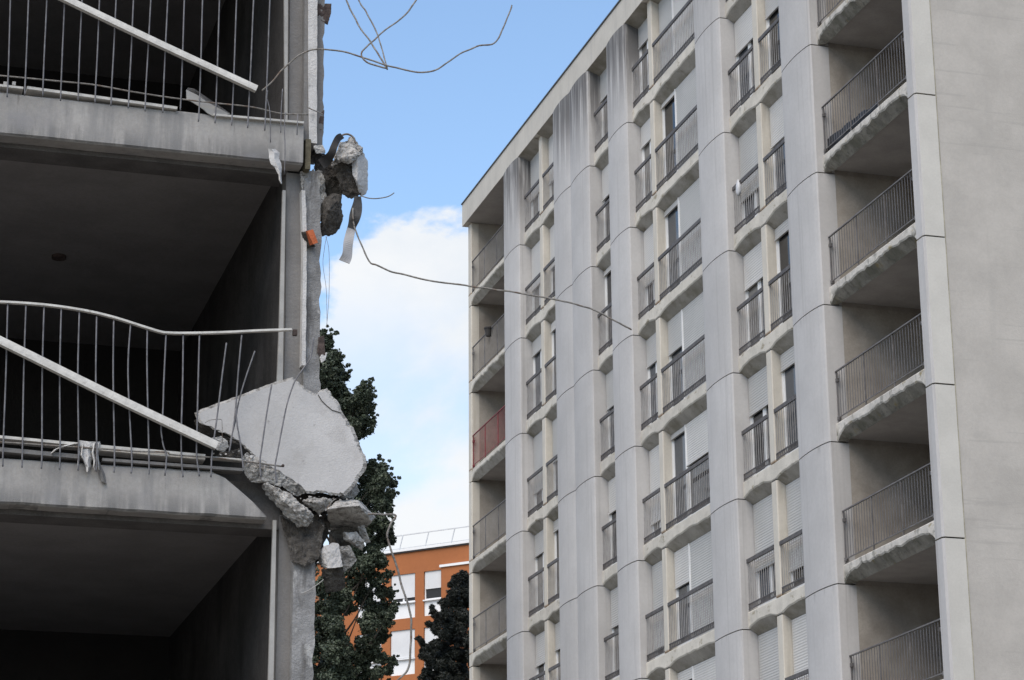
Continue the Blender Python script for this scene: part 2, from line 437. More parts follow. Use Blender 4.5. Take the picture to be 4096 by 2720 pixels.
def window(y0, y1, k):
    zt = ZJ[k] - .122; zb = ZJ[k + 1] + .362
    f = bmesh.new(); x = XW + .035
    fw = .065
    box(f, x, x + .06, y0, y0 + fw, zb, zt); box(f, x, x + .06, y1 - fw, y1, zb, zt)
    box(f, x + .001, x + .061, y0 + fw, y1 - fw, zt - fw, zt); box(f, x + .001, x + .061, y0 + fw, y1 - fw, zb, zb + .09)
    sp = 48.37 if y1 - y0 > 2 else (y0 + y1) / 2
    box(f, x - (.03 if y1 - y0 > 2 else -.002), x + .062, sp - .045, sp + .045, zb + .09, zt - fw)
    # inner leaf frames
    for a, b in ((y0 + fw, sp - .045), (sp + .045, y1 - fw)):
        for c in (a, b - .045): box(f, x + .015, x + .05, c, c + .045, zb + .09, zt - fw)
        box(f, x + .016, x + .051, a + .045, b - .045, zb + .09, zb + .16)
    root = obj('window', f, M['frame'], tower, (x, (y0 + y1) / 2, zb))
    for a, b in ((y0 + fw, sp - .045), (sp + .045, y1 - fw)):
        g_ = bmesh.new(); box(g_, x + .03, x + .036, a + .045, b - .045, zb + .16, zt - fw)
        obj('pane', g_, random.choice((M['glass_blue'], M['glass'], M['glass'], M['glass_curtain']) if y1 - y0 < 2 else (M['glass_blue'], M['glass'], M['glass_blue'])), root)
    sh = SHUT[(y0, y1)][k]
    parts = [(sp, y1 - .01, sh[0]), (y0 + .01, sp, sh[1])] if isinstance(sh, tuple) else [(y0 + .01, y1 - .01, sh)]
    H = zt - zb
    for a, b, s_ in parts:
        if s_ > .02:
            obj('shutter', shutter_bm(a + .02, b - .02, zt, max(.05, H * s_)), M['shutter_light'] if random.random() < .4 else M['shutter'], root)
    if isinstance(sh, tuple):
        q = bmesh.new(); box(q, XW - .012, XW + .04, sp - .018, sp + .018, zb, zt); obj('shutter_guide', q, M['frame'], root)
    return root
for gi, G in enumerate(GROUPS):
    for k in range(8):
        zj = ZJ[k]
        if k > 0:
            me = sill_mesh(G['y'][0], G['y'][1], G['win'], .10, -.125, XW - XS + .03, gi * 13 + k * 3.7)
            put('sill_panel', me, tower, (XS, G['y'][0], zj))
        else:
            bm = bmesh.new()
            for a, b in G['win']:
                v = [bm.verts.new(c) for c in ((XN + .02, a, 26.884), (XN + .02, b, 26.884), (XW + .02, b, 26.76), (XW + .02, a, 26.76),
                                               (XN + .02, a, 26.8865), (XN + .02, b, 26.8865), (XW + .02, b, 26.8865), (XW + .02, a, 26.8865))]
                for f in ((0, 3, 2, 1), (4, 5, 6, 7), (0, 1, 5, 4), (1, 2, 6, 5), (2, 3, 7, 6), (3, 0, 4, 7)): bm.faces.new([v[i] for i in f])
            obj('top_soffit', bm, M['soffit'], tower)
        for (a, b) in G['win']:
            window(a, b, k)
            window_rail(a, b, ZJ[k + 1])
        if G['mull']:
            a, b = G['mull']; bm = bmesh.new()
            prism(bm, [(XW + .06, a), (XS + .02, a), (XS, a + .02), (XS, b - .02), (XS + .02, b), (XW + .06, b)], ZJ[k + 1] + .362, zj - .012 + (.012 if k == 0 else 0))
            obj('mullion', bm, M['mullion'], tower)
            rb = bmesh.new(); box(rb, XS + .012, XS + .1, a + .02, b - .02, zj - .02, zj + .02); obj('mullion_joint', rb, M['joint'], tower)
    bm = bmesh.new(); box(bm, XW, XW + .1, G['y'][0] + .002, G['y'][1] - .002, 0, ZJ[8] - .13); obj('base_wall', bm, M['pier'], tower)
# loggias
def loggia_rail(y0, y1, z0, m_rail, m_bars, label=None):
    r = bmesh.new(); x = XS + .03
    box(r, x - .012, x + .02, y0 + .01, y1 - .01, z0 + 1.365, z0 + 1.39)
    o = obj('balcony_railing', r, m_rail, tower, (x, (y0 + y1) / 2, z0))
    r = bmesh.new(); box(r, x, x + .014, y0 + .01, y1 - .01, z0 + .455, z0 + .475); obj('lower_rail', r, m_rail, o)
    n = 4
    for i in range(n):
        y = y0 + .04 + (y1 - y0 - .08) * i / (n - 1)
        if i == 3: y = y1 - .05
        r = bmesh.new(); box(r, x - .006, x + .02, y - .010, y + .010, z0 + .33, z0 + 1.36); obj('post', r, m_rail, o)
    for y in (y1 - .05, y0 + .05):                       # fixing brackets by the piers
        for zz_ in (1.17, .42):
            r = bmesh.new(); box(r, x - .012, x + .05, y - .03, y + .03, z0 + zz_, z0 + zz_ + .07); obj('bracket', r, m_rail, o)
    b = bmesh.new(); n = int((y1 - y0) / .11)
    for i in range(n):
        y = y0 + (i + .5) * (y1 - y0) / n
        box(b, x + .002, x + .011, y - .005, y + .005, z0 + .475, z0 + 1.36)
    s_ = obj('railing_bars', b, m_bars, o, (x, (y0 + y1) / 2, z0)); s_['kind'] = 'stuff'
    if label: o['label'] = label
    return o
for li, (y0, y1) in enumerate(LOG):
    D = 1.95
    for k in range(8):
        zj = ZJ[k]; zf = ZJ[k + 1] + .36; zc = zj + .08
        if k > 0:
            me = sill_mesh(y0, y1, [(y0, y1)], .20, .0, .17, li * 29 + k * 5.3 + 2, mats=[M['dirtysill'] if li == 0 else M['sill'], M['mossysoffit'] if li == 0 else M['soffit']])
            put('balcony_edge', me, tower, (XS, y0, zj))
            bm = bmesh.new(); box(bm, XS + .171, XS + D, y0, y1, zj + .08, zj + .34); obj('balcony_slab', bm, M['loggia_ceiling'], tower)
        else:
            bm = bmesh.new(); box(bm, XN + .02, XS + D, y0, y1, 26.884, 26.887 + .05); obj('balcony_ceiling', bm, M['loggia_ceiling'], tower)
            zc = 26.884
        bm = bmesh.new(); box(bm, XS + D, XS + D + .15, y0, y1, ZJ[k + 1] + .34, zc); 
        obj('rear_loggia_wall', bm, M['loggia_wall'], tower)
        # door and its frame in the rear wall
        dy = y0 + (y1 - y0) * (.30 if li == 0 else .45)
        f = bmesh.new(); x = XS + D - .03
        box(f, x, x + .028, dy - .95, dy - .88, zf, zf + 2.1); box(f, x, x + .028, dy + .88, dy + .95, zf, zf + 2.1)
        box(f, x, x + .027, dy - .88, dy + .88, zf + 2.03, zf + 2.1); box(f, x, x + .027, dy - .04, dy + .04, zf, zf + 2.03)
        d_ = obj('balcony_door', f, M['frame'], tower)
        for s_ in (-1, 1):
            g_ = bmesh.new(); box(g_, x + .012, x + .018, dy + .04 if s_ > 0 else dy - .88, dy + .88 if s_ > 0 else dy - .04, zf, zf + 2.03)
            obj('pane', g_, M['glass'], d_)
        # side wall towards the far side (faces the camera) and towards the near side
        bm = bmesh.new()
        box(bm, XW + .058 if li == 0 else XS + .22, XS + D + .15, y1 + .002, y1 + .12, ZJ[k + 1], zj - .002); obj('loggia_side_wall', bm, M['loggia_wall'], tower)
        bm = bmesh.new(); box(bm, XS + .41 if li == 0 else XW + .06, XS + D + .15, y0 - .12, y0 - .002, ZJ[k + 1], zj - .002); obj('loggia_side_wall', bm, M['loggia_wall'], tower)
        red = (li == 1 and k == 2)
        loggia_rail(y0, y1, ZJ[k + 1], M['redrail'] if red else M['loggia_rail'], M['redrail'] if red else (M['pale_bars'] if li == 1 else M['loggia_bars']),
                    'red painted balcony railing' if red else None)
    bm = bmesh.new(); box(bm, XS + .1, XS + .3, y0, y1, 0, ZJ[8]); obj('base_wall', bm, M['pier'], tower)

# black sheeting laced along the foot of one balcony rail
bm = bmesh.new(); rowa = []
for i in range(25):
    t = i / 24; y = 39.86 - 2.35 * t
    h = .30 * (1 - t * .35) + .05 * fbm(Vector((y * 4, 0, 1)))
    if t > .78: h *= .8
    x = XS + .065 + .012 * math.sin(y * 9)
    rowa.append([bm.verts.new((x, y, ZJ[3] + .375)), bm.verts.new((x + .01, y, ZJ[3] + .375 + h)), bm.verts.new((x + .018, y, ZJ[3] + .375 + h)), bm.verts.new((x + .008, y, ZJ[3] + .375))])
for a, b in zip(rowa, rowa[1:]):
    for i in range(4): bm.faces.new((a[i], a[(i + 1) % 4], b[(i + 1) % 4], b[i]))
bm.faces.new(rowa[0]); bm.faces.new(rowa[-1][::-1])
tag(obj('plastic_sheeting', bm, mat('black_plastic', (.02, .02, .022), rough=.5, var=.3)), 'black plastic sheeting along the foot of an upper right balcony railing', 'sheeting')
# pale plastic bag hung on a window rail
bm = bmesh.new()
bmesh.ops.create_icosphere(bm, subdivisions=3, radius=1)
for v in bm.verts:
    n_ = fbm(v.co * 2.2 + Vector((4, 1, 2)))
    sx = .55 + .45 * (1 - v.co.z) / 2 * 1.1
    v.co = Vector((v.co.x * .06 * sx, v.co.y * .11 * sx, v.co.z * .19)) * (1 + .35 * n_)
bmesh.ops.translate(bm, verts=bm.verts, vec=(XS - .035, 44.22, ZJ[3] + 1.28))
tag(obj('plastic_bag', bm, mat('white_plastic', (.45, .46, .48), rough=.4, var=.1), smooth=True), 'crumpled white plastic bag hanging from a window railing of the tower', 'bag')

# ================================================================== DAMAGED BUILDING (left)
YB = 16.3
M['oldc'] = mat('old_slab_edge_concrete', (.32, .31, .295), var=.12, scale=2.2, bump=.3, bscale=130, stains=(
    ((.13, .13, .13), (11, 11, .9), .36, .60, .8, (.20, .0, 2.72, .143 + .002)), ((.19, .19, .19), (7, 7, .6), .5, .68, .6, None, 2.0), ((.23, .23, .24), (2, 2, 2.5), .5, .7, .6, None, 4.0), ((.13, .12, .115), (22, 22, 3), .6, .74, .6, None, 8.0)))
M['room'] = mat('shade_dark_room_plaster', (.026, .025, .025), var=.12, scale=2, bump=.2)  # near-black colour puts the unlit rooms' darkness into the plaster
M['roomside'] = mat('scuffed_daylit_side_wall', (.05, .048, .047), var=.3, scale=1.2, bump=.3, stains=(((.02, .02, .02), (2, 2, 1), .5, .66, .7, None),))  # room tone raised in colour for the daylight on this wall
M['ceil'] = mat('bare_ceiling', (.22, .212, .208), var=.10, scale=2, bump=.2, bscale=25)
M['soff2'] = mat('dark_soffit', (.10, .096, .094), var=.2, scale=4, bump=.4)  # even dark grey, deeper than the ceiling
M['oldpanel'] = mat('grey_wall_panel', (.18, .176, .172), var=.1, scale=3, bump=.3, stains=(((.10, .10, .10), (8, 8, .8), .5, .7, .6, None),))
M['plaster'] = mat('white_plaster_edge', (.50, .495, .485), var=.10, scale=8, bump=.6, bscale=60, stains=(((.28, .28, .28), (12, 12, 8), .55, .7, .6, None),))
M['brokenc'] = mat('broken_concrete', (.42, .41, .39), var=.25, scale=9, bump=1.0, bscale=70, stains=(((.13, .12, .11), (16, 16, 16), .5, .64, .75, None), ((.06, .055, .05), (38, 38, 38), .56, .7, .7, None, 3.0)))
M['oldwall'] = mat('weathered_wall_edge', (.225, .225, .225), var=.22, scale=7, bump=.7, bscale=60, stains=(((.42, .42, .41), (9, 9, 5), .58, .66, .7, None), ((.09, .085, .08), (10, 10, 2), .54, .68, .7, None, 4.0)))
M['darkbroken'] = mat('shaded_broken_concrete', (.07, .064, .057), var=.4, scale=9, bump=1.0, bscale=60, stains=(((.2, .19, .17), (12, 12, 12), .58, .72, .6, None),))  # near-black colour carries dirt plus the shade of the broken recesses
M['paintface'] = mat('pale_painted_wall_face', (.43, .425, .42), var=.06, scale=2.2, bump=.3, bscale=80, stains=(
    ((.30, .29, .28), (3.5, 3.5, 3.5), .50, .72, .5, None), ((.20, .19, .18), (18, 18, 18), .62, .74, .6, None, 3.0)))
M['alu'] = mat('weathered_white_aluminium', (.50, .49, .46), rough=.5, var=.12, scale=12, bump=.2, stains=(((.28, .27, .25), (30, 30, 30), .58, .7, .6, None),))
M['bar'] = mat('galvanised_bar', (.135, .135, .145), rough=.55, var=.25, scale=20)
M['rebar'] = mat('bare_rebar', (.21, .20, .185), rough=.75, var=.3, scale=25, bump=.6, bscale=150, stains=(((.13, .075, .045), (9, 9, 9), .5, .64, .7, None),))
M['white'] = mat('white_pvc', (.32, .315, .30), rough=.5, var=.1, scale=8)
M['rust'] = mat('rusty_iron', (.06, .045, .04), var=.4, scale=20)
ruin = thing('damaged_apartment_block', (2.0, YB + 4, 0), 'half demolished grey concrete apartment block with gutted dark loggias and broken end', 'apartment building')
XR = 3.17            # inner face of the end wall
FLOORS = [(0.14, .47), (2.86, 3.19), (5.583, 5.905), (8.302, 8.625), (11.02, 11.35), (13.74, 14.07)]
for i, (zb, zt) in enumerate(FLOORS):
    bm = bmesh.new(); n = 70; rows = []
    xe = 3.27 if i != 2 else 3.06
    for j in range(n + 1):
        x = -4 + (xe + 4) * j / n
        ch = .012 * fbm(Vector((x * 4.0, i * 3.1, 0))); c2 = .008 * fbm(Vector((x * 7.0, i * 5.1, 3)))
        cut = 0.0
        if i == 2 and x > 2.70: cut = ((x - 2.70) / .36) ** 1.15 * .30 + .03 * fbm(Vector((x * 11, 2, 0)))
        t_ = zt + c2 - max(0, cut)
        b_ = min(zb + (ch if i != 3 else ch * .4), t_ - .004)
        rows.append([bm.verts.new((x, YB + .02, b_)), bm.verts.new((x, YB, min(b_ + .014, t_ - .003))), bm.verts.new((x, YB, max(t_ - .012, b_ + .002))), bm.verts.new((x, YB + .012, t_)),
                     bm.verts.new((x, YB + .16, t_)), bm.verts.new((x, YB + .16, b_))])
    for a, b in zip(rows, rows[1:]):
        for q in range(6): bm.faces.new((a[q], b[q], b[(q + 1) % 6], a[(q + 1) % 6]))
    bm.faces.new(rows[0]); bm.faces.new(rows[-1][::-1])
    obj('slab_edge', bm, M['oldc'], ruin)
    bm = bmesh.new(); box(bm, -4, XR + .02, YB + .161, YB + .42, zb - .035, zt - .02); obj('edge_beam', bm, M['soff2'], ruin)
    bm = bmesh.new(); box(bm, -4, XR + .02, YB + .421, YB + 9, zb + .09, zt - .03); obj('floor_slab', bm, M['ceil'], ruin)
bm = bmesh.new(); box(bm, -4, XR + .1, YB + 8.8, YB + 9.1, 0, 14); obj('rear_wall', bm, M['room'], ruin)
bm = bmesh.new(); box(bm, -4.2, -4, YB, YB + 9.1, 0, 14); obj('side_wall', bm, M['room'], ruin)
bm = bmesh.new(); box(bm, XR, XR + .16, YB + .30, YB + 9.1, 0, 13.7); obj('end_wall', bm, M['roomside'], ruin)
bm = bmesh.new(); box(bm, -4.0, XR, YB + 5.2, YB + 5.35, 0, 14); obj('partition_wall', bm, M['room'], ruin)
# the end of the cross wall: white pipe, grey panel, plaster edge, ragged outer layer
def col_strip(name, pts, m_, y0, y1, rag=0.0, step=.05, seed=0):
    """vertical strip: pts = list of (py, px_left, px_right); ragged on its right side"""
    bm = bmesh.new(); zs = []
    prof = [(at(a, py, y0), at(b, py, y0)) for py, a, b in pts]
    z_hi, z_lo = prof[0][0].z, prof[-1][0].z
    n = max(2, int((z_hi - z_lo) / step)); rows = []
    for i in range(n + 1):
        z = z_hi + (z_lo - z_hi) * i / n
        for (a, b), (c, d) in zip(prof, prof[1:]):
            if z <= a.z + 1e-6 and z >= c.z - 1e-6:
                t = (a.z - z) / max(1e-6, a.z - c.z); xl = a.x + (c.x - a.x) * t; xr = b.x + (d.x - b.x) * t
        xr += rag * (fbm(Vector((z * 9, seed, 0))) + .5 * fbm(Vector((z * 31, seed, 5))))
        yj = rag * .4 * fbm(Vector((z * 7, seed, 9)))
        rows.append([bm.verts.new((xl, y0 + yj, z)), bm.verts.new((xr, y0 + yj * .5, z)), bm.verts.new((xr, y1, z)), bm.verts.new((xl, y1, z))])
    for a, b in zip(rows, rows[1:]):
        for q in range(4): bm.faces.new((a[q], a[(q + 1) % 4], b[(q + 1) % 4], b[q]))
    bm.faces.new(rows[0]); bm.faces.new(rows[-1][::-1])
    return obj(name, bm, m_, ruin)
T, B_ = -700, 3500
# upper flat (above the upper slab)
col_strip('jamb_pipe', [(T, 1152, 1168), (0, 1137, 1152), (480, 1139, 1150)], M['white'], YB + .10, YB + .13)
col_strip('wall_panel', [(T, 1172, 1240), (0, 1160, 1219), (500, 1155, 1216)], M['oldpanel'], YB + .14, YB + .30, .004, seed=1)
col_strip('wall_panel', [(T, 1236, 1246), (0, 1219, 1232), (560, 1215, 1232)], M['oldpanel'], YB + .05, YB + .28, .004, seed=2)
col_strip('plaster_edge', [(T, 1250, 1288), (0, 1233, 1270), (300, 1233, 1268), (570, 1236, 1268)], M['plaster'], YB + .04, YB + .26, .006, seed=3)
col_strip('broken_layer', [(T, 1288, 1316), (0, 1269, 1298), (400, 1268, 1293), (600, 1266, 1290)], M['oldpanel'], YB + .10, YB + .40, .022, seed=4)
# between upper and middle slab
col_strip('jamb_pipe', [(760, 1131, 1143), (1300, 1117, 1134), (1530, 1108, 1131)], M['white'], YB + .10, YB + .13)
col_strip('wall_panel', [(690, 1145, 1215), (1300, 1143, 1212), (1640, 1132, 1210)], M['oldpanel'], YB + .15, YB + .30, .004, seed=5)
col_strip('plaster_edge', [(760, 1206, 1222), (1000, 1213, 1228), (1460, 1207, 1222)], M['plaster'], YB + .07, YB + .2, .012, seed=6)
col_strip('broken_layer', [(680, 1214, 1280), (1000, 1222, 1284), (1300, 1218, 1280), (1640, 1212, 1282)], M['oldwall'], YB + .11, YB + .40, .030, seed=7)
# below the middle slab
col_strip('jamb_pipe', [(2080, 1092, 1106), (2720, 1073, 1094), (B_, 1052, 1076)], M['white'], YB + .10, YB + .13)
col_strip('wall_panel', [(2060, 1118, 1172), (2720, 1102, 1163), (B_, 1082, 1146)], M['oldpanel'], YB + .15, YB + .30, .004, seed=8)
col_strip('broken_layer', [(2235, 1172, 1262), (2400, 1172, 1262), (2720, 1165, 1252), (B_, 1146, 1236)], M['oldwall'], YB + .06, YB + .40, .024, seed=9)
bm = bmesh.new(); box(bm, at(1226, 570, YB).x, at(1247, 570, YB).x, YB + .03, YB + .2, at(1226, 675, YB + .03).z, at(1226, 555, YB + .03).z)
obj('timber_packer', bm, mat('mouldy_timber', (.10, .088, .06), var=.3, scale=14, bump=.4), ruin)

d_ = ray(236, 1022); pc = CAM + d_ * ((8.302 + .09 - 1.7) / d_.z); bm = bmesh.new()
prism(bm, [(pc.x + .06 * math.cos(i * math.pi / 5), pc.y + .06 * math.sin(i * math.pi / 5)) for i in range(10)], pc.z - .03, pc.z - .001)
obj('ceiling_hole_disc', bm, M['rust'], ruin)  # dark disc standing in for a hole in the ceiling
# railings of the ruin: every bar is a piece of its own
def px1(p): return (p[0] * .59322, p[1] * .59322)
def px2(p): return (p[0] * .59322, 900 + p[1] * .59322)
def px3(p): return (p[0] * .59322, 1790 + p[1] * .59322)
YR = YB - .07
def bar(parent, pts, r=.0056, y=YR, m_='bar'):
    bm = bmesh.new(); sweep(bm, smooth_line([at(p[0], p[1], y + (p[2] if len(p) > 2 else 0)) for p in pts], 5), circ(r, 6))
    return obj('bar', bm, M[m_], parent, smooth=True)
bm = bmesh.new(); sweep(bm, smooth_line([at(*px1(p), YR + .008) for p in ((-260, 488), (0, 510), (400, 548), (640, 573), (900, 620), (1160, 660), (1420, 692), (1700, 722), (1890, 765), (2078, 772))]), circ(.0058, 6))
rail_up = obj('balcony_railing', bm, M['rebar'], ruin, smooth=True)
rail_up['label'] = 'upper railing with leaning bars and a sagging thin bottom rod'
for a, b in (((70, 0), (48, 655)), ((192, 0), (166, 645)), ((316, 0), (288, 650)), ((436, 0), (408, 680)), ((553, 0), (526, 680)), ((671, 0), (640, 695)), ((783, 0), (748, 715)),
             ((900, 0), (865, 730)), ((1017, 0), (978, 750)), ((1131, 0), (1098, 760)), ((1243, 0), (1216, 745)), ((1366, 0), (1338, 820)), ((1480, 0), (1450, 830)),
             ((1595, 0), (1562, 845)), ((1710, 0), (1670, 862)), ((1820, 0), (1785, 880))):
    e = (a[0] + (a[0] - b[0]) * .6, -.6 * 680)
    j = random.uniform(-5, 5)
    bar(rail_up, [px1(e), px1(a), px1(((a[0] + b[0]) / 2 + j * .6, (a[1] + b[1]) / 2)), px1((b[0] + 6 + j * .4, b[1] - 150)), px1(b)])
for pts in (((1805, 610), (1800, 660), (1815, 720), (1822, 800), (1824, 960)), ((1905, 600), (1895, 760), (1893, 895)), ((1925, 760), (1918, 850), (1922, 1000), (1918, 1170)), ((2008, 770), (2003, 910))):
    bar(rail_up, [px1(p) for p in pts], .0038)
bar(rail_up, [px1((-55, -400)), px1((-70, 640))])
hr = bmesh.new(); sweep(hr, [at(*px1((-300, -760)), YR), at(*px1((2300, -500)), YR)], rect(.02, .012)); obj('handrail', hr, M['alu'], rail_up)
# middle balcony: bent handrail
bm = bmesh.new()
sweep(bm, smooth_line([at(*px2(p), YR) for p in ((-300, 515), (0, 520), (300, 540), (550, 575), (750, 620), (950, 682), (1080, 722), (1140, 729), (1250, 731), (1500, 726), (1750, 714), (1965, 706))]), rect(.018, .0075))
rail_mid = obj('balcony_railing', bm, M['alu'], ruin)
rail_mid['label'] = 'lower railing with its handrail bent into a sag and bars splayed'
bm = bmesh.new(); p_ = at(*px2((1988, 725)), YR)
box(bm, p_.x - .014, p_.x + .016, p_.y - .015, p_.y + .02, p_.z - .022, p_.z + .02); obj('end_bracket', bm, M['rust'], rail_mid)
for pts in (((52, 530), (40, 1000), (22, 1470)), ((175, 542), (160, 1000), (152, 1470)), ((297, 556), (285, 1000), (283, 1500)), ((413, 568), (403, 1000), (405, 1500)), ((535, 590), (525, 1000), (530, 1500)),
            ((652, 618), (646, 1000), (652, 1500)), ((767, 645), (763, 1000), (772, 1560)), ((880, 675), (863, 1000), (888, 1560)), ((993, 708), (992, 1000), (1005, 1600)),
            ((1120, 733), (1105, 1050), (1098, 1260), (1086, 1370), (1100, 1480), (1122, 1560), (1112, 1690)), ((1235, 738), (1232, 1050), (1222, 1400), (1225, 1600), (1234, 1700)), ((1345, 738), (1335, 1100), (1328, 1400), (1326, 1560), (1345, 1695))):
    l = pts[-1]
    bar(rail_mid, [px2(p) for p in pts] + ([px3((l[0] - 4, 128 + l[0] * .052))] if l[1] < 1650 else []), .0058)
for pts, dy in ((((1527, 795), (1500, 1000), (1468, 1260), (1442, 1450), (1428, 1560), (1422, 1700)), -.02), (((1630, 742), (1606, 1000), (1588, 1250), (1565, 1420), (1545, 1530)), 0), (((1718, 850), (1650, 1050), (1608, 1200), (1585, 1330), (1550, 1470)), .02),
                (((1590, 1240), (1600, 1350), (1622, 1480), (1636, 1600), (1640, 1640)), -.03), (((1832, 1075), (1800, 1260), (1768, 1480), (1752, 1600), (1760, 1700)), -.02),
                (((2112, 760), (2095, 890), (2040, 975), (1985, 1060), (1935, 1210), (1900, 1380), (1870, 1540), (1855, 1630), (1866, 1740)), -.03)):
    bar(rail_mid, [px2(p) + (dy,) for p in pts], .0058)
bm = bmesh.new(); sweep(bm, smooth_line([at(*px2(p), YR + .012) for p in ((-200, 1455), (20, 1465), (330, 1486), (640, 1505), (900, 1525), (1120, 1532), (1160, 1548), (1400, 1565), (1640, 1592), (1905, 1628))]), circ(.006, 6))
obj('bottom_rod', bm, M['rebar'], rail_mid, smooth=True)
bm = bmesh.new(); p_ = at(*px3((1908, 123)), YR); bmesh.ops.create_icosphere(bm, subdivisions=2, radius=.012, matrix=Matrix.Translation(p_)); obj('rod_knob', bm, M['rust'], rail_mid)

# white aluminium trim on the slab tops
def trim(parts, name, m_, y0, y1):
    bm = bmesh.new()
    for (a, b, h) in parts:
        pa, pb = at(*a, y0), at(*b, y0)
        v = []
        for p in (pa, pb):
            for yy in (y0, y1):
                for hh in (0, -h): v.append(bm.verts.new((p.x, yy, p.z + hh)))
        for f in ((0, 1, 3, 2), (4, 6, 7, 5), (0, 4, 5, 1), (2, 3, 7, 6), (0, 2, 6, 4), (1, 5, 7, 3)): bm.faces.new([v[i] for i in f])
    return obj(name, bm, m_, ruin)
trim([(px1((-400, 520)), px1((158, 585)), .017)], 'sill_track', M['alu'], YB - .03, YB + .08)
trim([(px1((182, 580)), px1((1196, 718)), .021)], 'sill_track', M['alu'], YB - .03, YB + .08)
trim([(px1((1440, 764)), px1((2050, 818)), .016)], 'sill_track', M['alu'], YB - .03, YB + .08)
trim([(px2((-300, 1390)), px2((650, 1478)), .020)], 'sill_track', M['alu'], YB - .045, YB + .10)
trim([(px2((-300, 1470)), px2((640, 1556)), .030)], 'sill_flange', M['oldpanel'], YB - .035, YB + .10)
trim([(px2((660, 1480)), px2((1385, 1545)), .040)], 'sill_track', M['alu'], YB - .04, YB + .10)
trim([(px3((690, 70)), px3((1640, 140)), .020)], 'sill_flange', M['oldpanel'], YB - .028, YB + .10)
trim([(px3((1430, 60)), px3((1640, 76)), .012)], 'sill_track', M['alu'], YB - .05, YB + .02)
# bent-up sheet of trim on the upper slab
def plate(pts, y, th, m_, name):
    bm = bmesh.new(); a = [bm.verts.new(at(p[0], p[1], y + (p[2] if len(p) > 2 else 0))) for p in pts]
    b = [bm.verts.new(v.co + Vector((0, th, 0))) for v in a]; n = len(a)
    bm.faces.new(a); bm.faces.new(b[::-1])
    for i in range(n): bm.faces.new((a[i], a[(i + 1) % n], b[(i + 1) % n], b[i]))
    bmesh.ops.triangulate(bm, faces=bm.faces)
    return obj(name, bm, m_)
o = plate([px1(p) for p in ((1256, 604), (1330, 640), (1400, 690), (1550, 768), (1440, 784), (1400, 762), (1340, 712), (1258, 668))], YB - .02, .012, M['white'], 'bent_trim')
bm = bmesh.new()
v = [bm.verts.new(c) for c in (at(*px1((1256, 604)), YB - .02), at(*px1((1268, 590)), YB + .08), at(*px1((1310, 598)), YB + .08), at(*px1((1552, 764)), YB + .06), at(*px1((1552, 768)), YB - .02), at(*px1((1400, 690)), YB - .02))]
bm.faces.new((v[0], v[1], v[2], v[5])); bm.faces.new((v[5], v[2], v[3], v[4]))
bmesh.ops.solidify(bm, geom=bm.faces[:], thickness=.006)
tag(o, 'white aluminium trim bent up from the upper slab edge behind the bars', 'metal trim')
fl = obj('folded_flange', bm, M['oldpanel'], o)
# small white fittings on upper slab
for i, cx in enumerate((35, 95)):
    bm = bmesh.new(); p_ = at(*px1((cx, 560)), YB + .06); box(bm, p_.x - .012, p_.x + .012, p_.y, p_.y + .03, p_.z - .014, p_.z + .012)
    tag(obj('trim_offcut', bm, M['white']), ('left' if i == 0 else 'right') + ' one of two white trim offcuts on the upper slab at its left end', 'trim offcut', 'white trim offcuts on the upper slab')

# ------------------------------------------------------------------ fallen handrails
def fallen(a, b, y0, y1, hw, hh, label):
    bm = bmesh.new(); pa, pb = at(*a, y0), at(*b, y1)
    n = 24; pts = []
    for i in range(n + 1):
        t = i / n; p = pa.lerp(pb, t); p.z += .004 * math.sin(t * 7) ; pts.append(p)
    sweep(bm, pts, [(-hw, -hh), (hw, -hh), (hw, -hh * .2), (hw * .8, hh), (-hw * .8, hh), (-hw, -hh * .2)])
    tag(obj('fallen_handrail', bm, M['alu']), label, 'handrail', 'loose white handrails fallen across the railings')
fallen(px1((-500, -452)), px1((1730, 603)), YR - .05, YR - .035, .022, .0245, 'straight white handrail fallen diagonally across the upper balcony bars')
fallen(px2((-600, 495)), px2((1462, 1492)), YR - .06, YR - .035, .026, .0285, 'thicker white handrail fallen diagonally across the lower balcony bars')

# ------------------------------------------------------------------ broken concrete
def chunk(name, pts, y, m_, label, cat='rubble', rough=.02, sub=4, seed=0, freq=9, group='broken concrete hanging at the demolished edge', parent=None):
    """convex rough block: pts = (px, py, dy)"""
    bm = bmesh.new()
    for p in pts: bm.verts.new(at(p[0], p[1], y + p[2]))
    r = bmesh.ops.convex_hull(bm, input=bm.verts)
    bmesh.ops.delete(bm, geom=list({g for g in r['geom_interior'] + r['geom_unused'] if isinstance(g, bmesh.types.BMVert)}), context='VERTS')
    for _ in range(sub):
        bmesh.ops.subdivide_edges(bm, edges=[e for e in bm.edges if e.calc_length() > .009], cuts=1, use_grid_fill=True)
        bmesh.ops.triangulate(bm, faces=bm.faces)
    bm.normal_update()
    for v in bm.verts:
        q_ = v.co * freq + Vector((seed, seed * 2, 0))
        d = fbm(q_, 5) + .6 * fbm(v.co * freq * 4 + Vector((seed, 0, 3)), 3) + .7 * (1 - 2.4 * abs(fbm(q_ * 1.7, 3))) - .35
        c_ = noise.cell_vector(q_ * 1.1); d += .45 * (c_.x - .5)
        v.co += v.normal * d * rough
    o = obj(name, bm, m_, parent)
    if parent is None: tag(o, label, cat, group)
    return o
def q5(p): return (700 + p[0] * .5102, 1400 + p[1] * .5102) + tuple(p[2:])
def q6(p): return (1200 + p[0] * .5229, 1900 + p[1] * .5229) + tuple(p[2:])
def q4(p): return (1100 + p[0] * .3827, 400 + p[1] * .3827) + tuple(p[2:])
